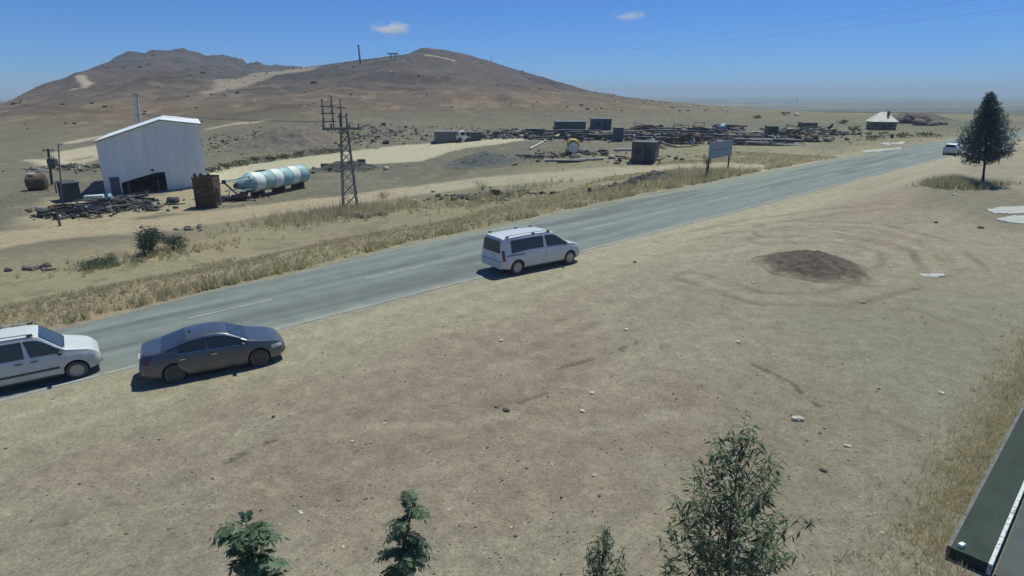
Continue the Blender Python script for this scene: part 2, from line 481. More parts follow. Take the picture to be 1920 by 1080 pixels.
    rock = smooth(.70, .86, h / np.maximum(np.interp(x * YB / np.maximum(y, 1), RB[0], RB[1] + 3), 1)) * (y > 640) * smooth(-600, -500, x) * (1 - smooth(-330, -240, x))
    
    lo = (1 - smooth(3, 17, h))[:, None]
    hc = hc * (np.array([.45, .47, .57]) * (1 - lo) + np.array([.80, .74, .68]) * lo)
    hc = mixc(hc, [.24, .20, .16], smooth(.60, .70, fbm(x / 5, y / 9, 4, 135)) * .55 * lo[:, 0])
    hc = mixc(hc, [.058, .048, .050], rock * (.6 + .5 * fbm(x / 14, y / 14, 4, 136)))
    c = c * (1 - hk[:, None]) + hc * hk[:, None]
    for q, w in zip(HILLROADS, (2.2, 1.0, 1.3, 1.8, 1.4)): c = mixc(c, [.42, .37, .28], smooth(-w * 1.5, -w * .5, -dist_line(x, y, q) + 1.5 * (n1 - .5)) * .8)
    k = smooth(-1.5, 1.5, sd_poly(x, y, QUARRY) + 4 * (n1 - .5)); c = mixc(c, [.44, .40, .29], k * .85)
    k = smooth(-2, 2, sd_poly(x, y, CUT) + 4 * (n1 - .5)); c = mixc(c, [.27, .235, .19], k * .8)
    # the far plain: straw fields and fallow
    pk = smooth(150, 420, y + 1.2 * x - 40) * (1 - hk)
    fld = fbm(x / 260, y / 130, 3, 141)
    pc = np.tile(np.array([.235, .205, .125]), (len(x), 1))
    pc = mixc(pc, [.145, .145, .085], smooth(.45, .55, fld)); pc = mixc(pc, [.30, .255, .165], smooth(.58, .66, fbm(x / 420, y / 180, 3, 142)))
    pc = mixc(pc, [.10, .105, .07], smooth(.62, .68, fbm(x / 600, y / 140, 3, 143)))
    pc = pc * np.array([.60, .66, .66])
    c = c * (1 - pk[:, None]) + pc * pk[:, None]
    return np.clip(c * np.array([1.065, 1.02, .945]), .02, .8)

az = np.concatenate([np.arange(-180, -50, 5.0), np.arange(-50, 50.01, 0.165), np.arange(55, 180.1, 5.0)])
rad = np.concatenate([[0.6, 1.2, 1.8], np.exp(np.arange(math.log(2.5), math.log(950), 0.0072)), np.exp(np.arange(math.log(950) + .02, math.log(12500), 0.03))])
AZ, RD = np.meshgrid(np.radians(az), rad)
GX = (RD * np.sin(AZ)).ravel(); GY = (RD * np.cos(AZ)).ravel()
gz = H(GX, GY)
_s = GX * U[0] + GY * U[1]; _t = GX * N[0] + GY * N[1]
for q in RUTS:
    gz -= 0.03 * smooth(-.14, -.02, -dist_line(GX + .3 * (fbm(GX, GY, 2, 9) - .5), GY + .3 * (fbm(GX, GY, 2, 10) - .5), q))
for q in ARCS:
    gz -= 0.03 * smooth(-.3, -.05, -np.abs(dist_line(GX, GY, q) - .8))
gz -= 0.10 * smooth(-.15, .2, _t - T_NEAR) * smooth(-.25, .05, far_edge(_s) - _t - .30)       # bed under the asphalt
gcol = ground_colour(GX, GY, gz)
nr, nc = len(rad), len(az)
idx = np.arange(nr * nc).reshape(nr, nc)
quads = np.stack([idx[:-1, :-1], idx[1:, :-1], idx[1:, 1:], idx[:-1, 1:]], -1).reshape(-1, 4)[:, ::-1]
fx = GX[quads].mean(1); fy = GY[quads].mean(1)
fh = hill(fx, fy)
best = np.full(len(fx), -9.0)
for i in range(len(TRACK) - 1):
    best = np.maximum(best, .5 * (TRACK_W[i] + TRACK_W[i + 1]) - dist_line(fx, fy, TRACK[i:i + 2]))
cls = np.zeros(len(fx), int)
cls[(fh > 1.5)] = 3
cls[(np.hypot(fx, fy) > 320) & (cls == 0)] = 4
cls[(best > 0) | (sd_poly(fx, fy, APRON) > 0)] = 1
cls[(sd_poly(fx, fy, YARD) > 0)] = 2
verts = np.stack([GX, GY, gz], 1)
for k, nm in enumerate(['ground', 'dirt_track', 'gravel_road', 'hillside', 'plain']):
    q = quads[cls == k]
    used, inv = np.unique(q, return_inverse=True)
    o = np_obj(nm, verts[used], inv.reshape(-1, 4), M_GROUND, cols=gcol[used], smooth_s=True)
    tag(o, kind='structure')

# ------------------------------------------------------------------ road
def asphalt():
    m = bpy.data.materials.new('asphalt'); m.use_nodes = True; nt = m.node_tree; b = nt.nodes['Principled BSDF']
    b.inputs['Roughness'].default_value = 0.8; b.inputs['Specular IOR Level'].default_value = 0.3
    tc = nt.nodes.new('ShaderNodeTexCoord')
    at = nt.nodes.new('ShaderNodeAttribute'); at.attribute_name = 'Col'
    out = at.outputs['Color']
    mp = nt.nodes.new('ShaderNodeMapping'); mp.inputs['Rotation'].default_value = (0, 0, -(math.pi / 2 - ROAD_TH)); mp.inputs['Scale'].default_value = (1, 1, 1)
    nt.links.new(tc.outputs['Object'], mp.inputs[0])
    m2 = nt.nodes.new('ShaderNodeMapping'); m2.inputs['Scale'].default_value = (.05, 1.4, 1); nt.links.new(mp.outputs[0], m2.inputs[0])
    for vec, sc_, lo, hi in ((m2.outputs[0], 1.5, .84, 1.15), (tc.outputs['Object'], 1.1, .9, 1.1), (tc.outputs['Object'], 45, .82, 1.2)):
        nz = nt.nodes.new('ShaderNodeTexNoise'); nz.inputs['Scale'].default_value = sc_; nz.inputs['Detail'].default_value = 5
        nt.links.new(vec, nz.inputs['Vector'])
        mr = nt.nodes.new('ShaderNodeMapRange'); mr.inputs['From Min'].default_value = .3; mr.inputs['From Max'].default_value = .7
        mr.inputs['To Min'].default_value = lo; mr.inputs['To Max'].default_value = hi
        nt.links.new(nz.outputs[0], mr.inputs[0])
        mx = nt.nodes.new('ShaderNodeMix'); mx.data_type = 'RGBA'; mx.blend_type = 'MULTIPLY'; mx.inputs[0].default_value = 1
        nt.links.new(out, mx.inputs[6]); nt.links.new(mr.outputs[0], mx.inputs[7]); out = mx.outputs[2]
    bp = nt.nodes.new('ShaderNodeBump'); bp.inputs['Strength'].default_value = .4; bp.inputs['Distance'].default_value = .01
    nt.links.new(nz.outputs[0], bp.inputs['Height']); nt.links.new(bp.outputs[0], b.inputs['Normal'])
    nt.links.new(out, b.inputs['Base Color'])
    return m
M_ASPH = asphalt()
T_CENTRE = T_NEAR + 3.35
T_FARLINE = T_CENTRE + 3.3
ss = np.concatenate([np.arange(-60, 140, .4), np.arange(140, 460, 3.0)])
us = np.linspace(0, 1, 41)
SS, UU = np.meshgrid(ss, us, indexing='ij')
edge_n = T_NEAR - .42 + .35 * (fbm(SS / 1.3, SS * 0, 4, 201) - .5)
edge_f = far_edge(SS) + .55 * (fbm(SS / 1.6, SS * 0 + 5, 4, 202) - .5)
TT = edge_n + (edge_f - edge_n) * UU
RX = SS * U[0] + TT * N[0]; RY = SS * U[1] + TT * N[1]
def road_z(s, t):
    x = s * U[0] + t * N[0]; y = s * U[1] + t * N[1]
    return -26 * smooth(200, 1700, y + 0.45 * x)
RZ = road_z(SS, TT) + 0.0 + .012 * (1 - ((UU - .45) / .55) ** 2)
RZ[:, 0] -= .045; RZ[:, 1] -= .022; RZ[:, -1] -= .06
q1 = fbm(SS / 9, TT * 2.2, 3, 203)
rc = np.tile(np.array([.186, .212, .192]), (SS.size, 1))
tt = TT.ravel(); sv = SS.ravel()
lane = np.abs(((tt - T_NEAR) % 3.32) - 1.66)
rc = mixc(rc, [.146, .175, .156], smooth(-.55, -.15, -np.abs(lane - .85)) * .6)                       # wheel paths
rc = mixc(rc, [.222, .245, .185], smooth(-.2, 1.3, tt - T_FARLINE + 1.2 * (fbm(sv / 3, tt, 4, 204) - .5)) * .75)       # dusty far shoulder
rc = mixc(rc, [.27, .25, .19], smooth(-.35, .3, T_NEAR + .02 - tt + .9 * (fbm(sv / 1.5, tt, 4, 206) - .5)) * .8)   # dust drifted over the near edge
rc = mixc(rc, [.10, .108, .108], smooth(.57, .66, fbm(sv / 14, tt / 1.1, 3, 205)) * .55)                              # repairs
nS, nU = SS.shape
ri = np.arange(nS * nU).reshape(nS, nU)
rq = np.stack([ri[:-1, :-1], ri[1:, :-1], ri[1:, 1:], ri[:-1, 1:]], -1).reshape(-1, 4)
road = np_obj('road', np.stack([RX.ravel(), RY.ravel(), RZ.ravel() + .012], 1), rq, M_ASPH, cols=rc, smooth_s=True)
tag(road, kind='structure')

def paint():
    m = mat('road_paint', (.30, .315, .29), 0.85, var=.25, vscale=2.5, dirt=(.19, .205, .185))
    return m
def stripe(s0, s1, t, w, name, lift=.008):
    n = max(2, int((s1 - s0) / .8)); mb = MB()
    vs = []; fs = []
    for i in range(n + 1):
        s = s0 + (s1 - s0) * i / n
        ea = far_edge(s); en = T_NEAR - .42
        for k in (-.5, .5):
            t2 = t + w * k; uu = (t2 - en) / (ea - en); p = xy(s, t2)
            z = float(road_z(np.array(s), np.array(t2))) + .012 * (1 - ((uu - .45) / .55) ** 2) + .012 + lift
            vs.append((p[0], p[1], z))
    for i in range(n): fs.append((2 * i, 2 * i + 2, 2 * i + 3, 2 * i + 1))
    mb.add(vs, fs)
    return mb.build(name, paint(), road)
for a, b in ((-40, 3.5), (3.9, 13), (13.2, 52), (52.5, 96), (97, 160)): stripe(a, b, T_NEAR, .13, 'edge_line')
for a, b in ((20, 34), (40, 64), (75, 110)): stripe(a, b, T_FARLINE, .07, 'edge_line')
for k in range(26):
    s0 = -24 + k * 7.5; stripe(s0, s0 + 3.2, T_CENTRE, .12, 'centre_dash')

# ------------------------------------------------------------------ vehicles
def glass_mat(name, col, rough=.12):
    m = mat(name, col, rough, spec=.6, coat=0.0)
    return m
M_TYRE = mat('tyre_rubber', (.022, .022, .024), .85)
M_RIM = mat('alloy', (.32, .33, .35), .4, .7)
M_DARKRIM = mat('dark_rim', (.07, .075, .08), .45, .5)
M_GLASS = glass_mat('car_glass', (.030, .038, .042), .06)
M_TRIM = mat('black_trim', (.03, .031, .033), .6)
M_WELL = mat('wheel_well', (.008, .008, .009), .95)
M_WHITE = mat('white_car_paint', (.62, .65, .66), .35, coat=.4, var=.06, vscale=1.5)
M_CREAM = mat('dusty_white_car_paint', (.60, .64, .62), .4, coat=.3, var=.08, vscale=1.5)
M_GREY = mat('dark_grey_car_paint', (.062, .080, .100), .34, .3, coat=.55)
M_SILVER = mat('silver_car_paint', (.50, .52, .54), .35, .3, coat=.4)
M_CHROME = mat('chrome', (.6, .62, .65), .18, 1.0)
M_LAMP = mat('headlamp', (.55, .58, .60), .15, .2, coat=.5)
M_RED = mat('tail_lamp', (.17, .015, .015), .25, coat=.5)
M_PLATE = mat('plate', (.62, .63, .62), .5)
def add_dust(m, col, amount):
    nt = m.node_tree; b = nt.nodes['Principled BSDF']; tc = nt.nodes.new('ShaderNodeTexCoord')
    sep = nt.nodes.new('ShaderNodeSeparateXYZ'); nt.links.new(tc.outputs['Object'], sep.inputs[0])
    mr = nt.nodes.new('ShaderNodeMapRange'); mr.inputs['From Min'].default_value = .22; mr.inputs['From Max'].default_value = .95
    mr.inputs['To Min'].default_value = amount; mr.inputs['To Max'].default_value = amount * .12; nt.links.new(sep.outputs[2], mr.inputs[0])
    nz = nt.nodes.new('ShaderNodeTexNoise'); nz.inputs['Scale'].default_value = 3.5; nz.inputs['Detail'].default_value = 6; nt.links.new(tc.outputs['Object'], nz.inputs['Vector'])
    mu = nt.nodes.new('ShaderNodeMath'); mu.operation = 'MULTIPLY'; mu.use_clamp = True; nt.links.new(mr.outputs[0], mu.inputs[0])
    ad = nt.nodes.new('ShaderNodeMath'); ad.operation = 'MULTIPLY'; ad.inputs[1].default_value = 2.0; nt.links.new(nz.outputs[0], ad.inputs[0]); nt.links.new(ad.outputs[0], mu.inputs[1])
    mx = nt.nodes.new('ShaderNodeMix'); mx.data_type = 'RGBA'; nt.links.new(mu.outputs[0], mx.inputs[0])
    inp = b.inputs['Base Color']
    if inp.links: nt.links.new(inp.links[0].from_socket, mx.inputs[6])
    else: mx.inputs[6].default_value = inp.default_value[:]
    mx.inputs[7].default_value = (*col, 1); nt.links.new(mx.outputs[2], inp)
for _m, _k in ((M_WHITE, .38), (M_CREAM, .45), (M_GREY, .30), (M_TYRE, .25), (M_TRIM, .25)): add_dust(_m, (.34, .31, .24), _k)

class Car:
    def __init__(s, L, W, T, B, zb, plan, tum, mats):
        s.L, s.W = L, W; s.T = np.array(T, float); s.B = np.array(B, float); s.plan = np.array(plan, float); s.zb = np.array(zb, float); s.tum = tum; s.mats = mats
    def _sm(s, tab, x, w=.05):
        return float(np.mean([np.interp(x + k * w, tab[:, 0], tab[:, 1]) for k in (-1, -.5, 0, .5, 1)]))
    def sec(s, x):
        T = s._sm(s.T, x); B = min(s._sm(s.B, x), T - .015); W = s.W / 2 * s._sm(s.plan, x, .03); zb = s._sm(s.zb, x)
        g = T - B; h = B - zb; tu = s.tum
        sh = W * .955
        top = max(sh - tu * g, W * .3)
        return [(0, zb), (W * .80, zb), (W * .94, zb + .05 * h), (W * .985, zb + .16 * h), (W, zb + .42 * h), (W * .998, zb + .66 * h), (W * .985, zb + .9 * h), (sh, B),
                (sh - tu * g * .5, B + .5 * g), (sh - tu * g * .88, B + .86 * g), (top - .02, B + .955 * g), (max(top - .13, W * .22), B + .99 * g), (W * .25, T - .002), (0, T)]
    def side_y(s, x, z):
        p = s.sec(x)[2:12]
        return float(np.interp(z, [q[1] for q in p], [q[0] for q in p]))
    def body(s, root, xs, wheels, r):
        mb = MB(); rings = []
        for x in xs:
            h = s.sec(x); rings.append([(x, -y, z) for y, z in h] + [(x, y, z) for y, z in h[-2:0:-1]])
        n = len(rings[0]); vs = [p for g in rings for p in g]; fs = []
        for i in range(len(rings) - 1):
            for k in range(n): fs.append((i * n + k, (i + 1) * n + k, (i + 1) * n + (k + 1) % n, i * n + (k + 1) % n))
        fs += [tuple(range(n)), tuple((len(rings) - 1) * n + k for k in range(n - 1, -1, -1))]
        mb.add(vs, fs)
        o = mb.build('body', s.mats['paint'], root)
        o.data.materials.append(M_WELL)
        cut = MB()
        for wx in wheels:
            for sg in (-1, 1):
                y0, y1 = sg * (s.W / 2 - .27), sg * (s.W / 2 + .2)
                cut.lathe([(r + .055, min(y0, y1)), (r + .055, max(y0, y1))], 28, 'y', (wx, 0, r + .01))
        c = cut.build('arch', M_WELL)
        md = o.modifiers.new('b', 'BOOLEAN'); md.operation = 'DIFFERENCE'; md.object = c; md.solver = 'EXACT'
        try: md.material_mode = 'TRANSFER'
        except Exception: pass
        bpy.context.view_layer.update()
        me = bpy.data.meshes.new_from_object(o.evaluated_get(bpy.context.evaluated_depsgraph_get()))
        o.modifiers.clear(); o.data = me; me.name = 'body'
        me.shade_smooth(); me.set_sharp_from_angle(angle=R(38))
        bpy.data.objects.remove(c)
        return o
    def side_panel(s, name, m, root, xa, xb, z0, z1, sg, off=.006, nx=14, nz=6, slant=(0, 0), thick=.012):
        """patch lying on the body side; z0,z1 functions of x; slant shifts the front/back edge with height"""
        vs = []; fs = []
        for i in range(nx + 1):
            for j in range(nz + 1):
                v = j / nz; x = xa + slant[0] * v + (xb + slant[1] * v - xa - slant[0] * v) * i / nx
                z = z0(x) + (z1(x) - z0(x)) * v
                vs.append((x, sg * (s.side_y(x, z) + off), z))
        m2 = len(vs)
        for i in range(nx):
            for j in range(nz):
                a = i * (nz + 1) + j; fs.append((a, a + nz + 1, a + nz + 2, a + 1))
        rim = [i * (nz + 1) for i in range(nx + 1)] + [nx * (nz + 1) + j for j in range(1, nz + 1)] + [i * (nz + 1) + nz for i in range(nx - 1, -1, -1)] + [j for j in range(nz - 1, 0, -1)]
        for k in rim: vs.append((vs[k][0], vs[k][1] - sg * thick, vs[k][2]))
        for k in range(len(rim)):
            k2 = (k + 1) % len(rim); fs.append((rim[k], rim[k2], m2 + k2, m2 + k))
        mb = MB(); mb.add(vs, fs)
        return mb.build(name, m, root, 40)
    def top_panel(s, name, m, root, xa, xb, k=.97, off=.006, nx=12, ny=12, inset=.04):
        vs = []; fs = []
        for i in range(nx + 1):
            x = xa + (xb - xa) * i / nx; p = s.sec(x)[9:]
            ys = [q[0] for q in p][::-1]; zs = [q[1] for q in p][::-1]
            ymax = (p[1][0] - inset)
            dz = (s._sm(s.T, x + .02) - s._sm(s.T, x - .02)) / .04; nn = Vector((-dz, 0, 1)).normalized()
            for j in range(ny + 1):
                y = -ymax + 2 * ymax * j / ny
                z = float(np.interp(abs(y), ys, zs))
                vs.append((x + nn.x * off, y, z + nn.z * off))
        for i in range(nx):
            for j in range(ny):
                a = i * (ny + 1) + j; fs.append((a, a + ny + 1, a + ny + 2, a + 1))
        mb = MB(); mb.add(vs, fs)
        return mb.build(name, m, root, 40)
    def wheels(s, root, xs, r, rim, w=.2):
        proto = None
        for x in xs:
            for sg in (-1, 1):
                if proto is None:
                    t = MB(); t.lathe([(r * .62, -w / 2), (r * .93, -w / 2), (r, -w / 2 + .03), (r, w / 2 - .03), (r * .93, w / 2), (r * .62, w / 2)], 32, 'y')
                    proto = t.build('wheel', M_TYRE, root, 40)
                    q = MB(); q.lathe([(r * .615, -w / 2 - .003), (r * .66, -w / 2 - .012), (r * .60, -w / 2 - .014), (r * .55, -w / 2 + .03), (r * .1, -w / 2 + .045)], 28, 'y')
                    for k in range(5):
                        a = 2 * math.pi * k / 5
                        q.box((r * .33 * math.cos(a), -w / 2 + .012, r * .33 * math.sin(a)), (r * .62, .025, r * .16), Matrix.Rotation(-a, 3, 'Y'))
                    q.lathe([(.05, -w / 2 - .008), (.06, -w / 2 + .04)], 12, 'y')
                    q.build('rim', rim, proto, 40)
                    o = proto
                else: o = copy_tree(proto, root)
                o.location = (x, sg * (s.W / 2 - w / 2 - .025), r)
                o.rotation_euler = (0, random.uniform(0, 6), 0 if sg < 0 else math.pi)

def lamp_patch(name, m, root, pts, thick=.02):
    """small solid from a list of outline points (3D), thickened inwards towards the car's centre"""
    c = sum((Vector(p) for p in pts), Vector()) / len(pts)
    inn = Vector((-c.x * .9, -c.y, 0)).normalized() * thick
    n = len(pts); mb = MB()
    mb.add([Vector(p) for p in pts] + [Vector(p) + inn for p in pts], [tuple(range(n)), tuple(range(2 * n - 1, n - 1, -1))] + [(k, k + n, (k + 1) % n + n, (k + 1) % n) for k in range(n)])
    return mb.build(name, m, root)

def mirror(root, x, y, z, m, sg):
    mb = MB(); mb.blob((x, sg * (y + .10), z), (.07, .12, .085), 3, 2, .05); mb.box((x, sg * (y + .02), z - .04), (.05, .12, .03))
    return mb.build('mirror', m, root, 50)

def place(root, pxm, head, half, dx=0.0):
    """near-side wheel contact seen at pixel pxm, dx = its position along the car"""
    p = flat(*pxm); f = np.array([math.sin(head), math.cos(head)]); l = np.array([-math.cos(head), math.sin(head)])
    c = p - f * dx + l * half
    root.location = (c[0], c[1], .0); root.rotation_euler = (0, 0, math.pi / 2 - head)

def make_van(name, long_, paint, rim, kind):
    """panel-sided people carrier. kind 'long' (one long rear side window) or 'short' (boxy, short nose)"""
    root = empty(name)
    if kind == 'long':
        L, W, hgt, wb, r = 4.88, 1.84, 1.80, 3.1, .335
        xr, xf = -L / 2, L / 2
        T = [(xr, .95), (xr + .015, 1.72), (xr + .25, 1.77), (-.6, 1.80), (.35, 1.775), (.62, 1.73), (1.50, 1.10), (1.80, 1.045), (2.18, .95), (2.32, .86), (xf, .62)]
        B = [(xr, .93), (-1.0, 1.07), (.6, 1.04), (1.4, 1.00), (1.95, .90), (2.25, .78), (xf, .57)]
        plan = [(xr, .93), (xr + .08, .975), (-1.4, 1), (1.35, 1), (1.85, .97), (2.18, .89), (2.34, .78), (xf, .64)]
        zb = [(xr, .38), (xr + .3, .27), (-1, .22), (1, .22), (xf - .3, .24), (xf, .36)]
        wx = (-1.60, 1.55)
        side_w = [(-1.92, -.08, (0, 0)), (.13, 1.32, (-.12, -.0))]
        ws = (.66, 1.46)
    else:
        L, W, hgt, wb, r = 4.2, 1.80, 1.80, 2.70, .32
        xr, xf = -L / 2, L / 2
        T = [(xr, .95), (xr + .015, 1.70), (xr + .3, 1.78), (-.4, 1.80), (.25, 1.78), (.47, 1.73), (1.12, 1.14), (1.35, 1.09), (1.78, .98), (1.98, .84), (xf, .62)]
        B = [(xr, .93), (-1.0, 1.04), (.6, 1.02), (1.1, 1.00), (1.6, .92), (1.95, .78), (xf, .56)]
        plan = [(xr, .94), (xr + .1, .98), (-1.2, 1), (1.1, 1), (1.5, .965), (1.85, .88), (2.0, .78), (xf, .64)]
        zb = [(xr, .38), (xr + .3, .27), (-1, .23), (1, .23), (xf - .3, .24), (xf, .36)]
        wx = (-1.36, 1.33)
        side_w = [(-1.75, -1.0, (0, 0)), (-.85, .02, (0, 0)), (.17, 1.0, (-.1, 0))]
        ws = (.50, 1.09)
    c = Car(L, W, T, B, zb, plan, .17, {'paint': paint})
    xs = sorted(set([xr, xr + .015, xr + .05, xr + .12, xr + .25] + list(np.linspace(xr + .4, xf - .5, 44)) + [xf - .42, xf - .34, xf - .26, xf - .19, xf - .12, xf - .06, xf]))
    c.body(root, xs, wx, r)
    c.wheels(root, wx, r, rim)
    hb = lambda x: c._sm(c.B, x); ht = lambda x: c._sm(c.T, x)
    for (a, b, sl) in side_w:
        for sg in (-1, 1):
            c.side_panel('side_window', M_GLASS, root, a, b, lambda x: hb(x) + .045, lambda x: max(hb(x) + .05, hb(x) + min(.80 * (ht(x) - hb(x)), ht(x) - hb(x) - .10)), sg, .007, slant=sl)
    c.top_panel('windscreen', M_GLASS, root, ws[0], ws[1], off=.006)
    # doors as proud skins with shut lines between them
    doors = ([(-1.05, .02), (.06, 1.12)] if kind == 'long' else [(-.92, .06), (.10, .98)])
    for (a, b) in doors:
        for sg in (-1, 1):
            d = c.side_panel('door', paint, root, a, b, lambda x: .32 if not (wx[0] + .42 > x) else .32 + .42 * max(0, (wx[0] + .42 - x) / .42), lambda x: hb(x) + .015, sg, .008)
            hx = a + .15 if a > 0 else b - .22
            h = MB(); h.box((hx, sg * (c.side_y(hx, .92) + .028), .93), (.19, .03, .035)); h.build('handle', paint if kind == 'long' else M_TRIM, d)
    for sg in (-1, 1):
        mirror(root, ws[1] - .12, W / 2 * .97, 1.08, paint if kind == 'long' else M_TRIM, sg)
        rail = MB(); yy = W / 2 * .955 - .17 * .72 - .05
        z0 = 1.80
        rail.tube([(xr + .30, sg * yy, 1.775), (xr + .42, sg * yy, z0 + .045), (-.5, sg * yy, z0 + .065), (.25, sg * yy, z0 + .03), (.38, sg * yy, 1.765)], .022, 6)
        rl = rail.build('roof_rail', paint if kind == 'long' else M_SILVER, root, 50)
        for fx_ in (xr + .36, -.6, .28):
            ft = MB(); ft.box((fx_, sg * yy, z0 - .005), (.16, .05, .07)); ft.build('rail_foot', M_TRIM, rl)
        # sliding-door rail, sill, bumpers, lamps
        c.side_panel('slide_rail', M_TRIM, root, xr + .25, xr + 1.25, lambda x: .93, lambda x: .965, sg, .010, nx=6, nz=1)
        c.side_panel('sill_trim', M_TRIM, root, wx[0] + .42, wx[1] - .42, lambda x: .25, lambda x: .315, sg, .009, nx=8, nz=1)
        if kind != 'long': c.side_panel('side_moulding', M_TRIM, root, wx[0] + .45, wx[1] - .45, lambda x: .52, lambda x: .60, sg, .016, nx=8, nz=1)
        c.side_panel('tail_lamp', M_RED, root, xr + .02, xr + .16, lambda x: .72, lambda x: 1.22, sg, .008, nx=3, nz=4)
        fz = .72 if kind == 'long' else .74
        c.side_panel('headlight', M_LAMP, root, xf - .52, xf - .14, lambda x: fz - .02 - .1 * 0, lambda x: min(fz + .15, c._sm(c.T, x) - .04), sg, .009, nx=6, nz=3)
    # rear face: window, number plate, bumper
    yw = c.sec(xr + .02)
    bk = MB(); bk.prism([(-.70, 0), (.70, 0), (.62, .56), (-.62, .56)], (xr - .012, 0, 1.06), (0, 1, 0), (0.02, 0, 1), (1, 0, 0), .02); bk.build('rear_window', M_GLASS, root)
    bp_ = MB(); bp_.prism([(-.80, 0), (.80, 0), (.83, .12), (.80, .30), (-.80, .30), (-.83, .12)], (xr - .06, 0, .36), (0, 1, 0), (0, 0, 1), (1, 0, 0), .10); bp_.build('rear_bumper', paint if kind == 'long' else M_TRIM, root)
    pl = MB(); pl.box((xr - .012, 0, .86), (.012, .52, .11)); pl.build('number_plate', M_PLATE, root)
    gr = MB(); gr.box((xf - .055, 0, .62), (.10, 1.02, .12)); gr.build('grille', M_TRIM, root)
    fb = MB(); fb.prism([(-.50, 0), (.50, 0), (.55, .10), (.50, .13), (-.50, .13), (-.55, .10)], (xf - .13, 0, .35), (0, 1, 0), (0, 0, 1), (1, 0, 0), .145); fb.build('front_bumper', M_TRIM if kind != 'long' else paint, root)
    wp_ = MB(); wp_.box((ws[1] + .02, 0, c._sm(c.T, ws[1] + .02) + .012), (.05, 1.2, .02)); wp_.build('wiper', M_TRIM, root)
    return root

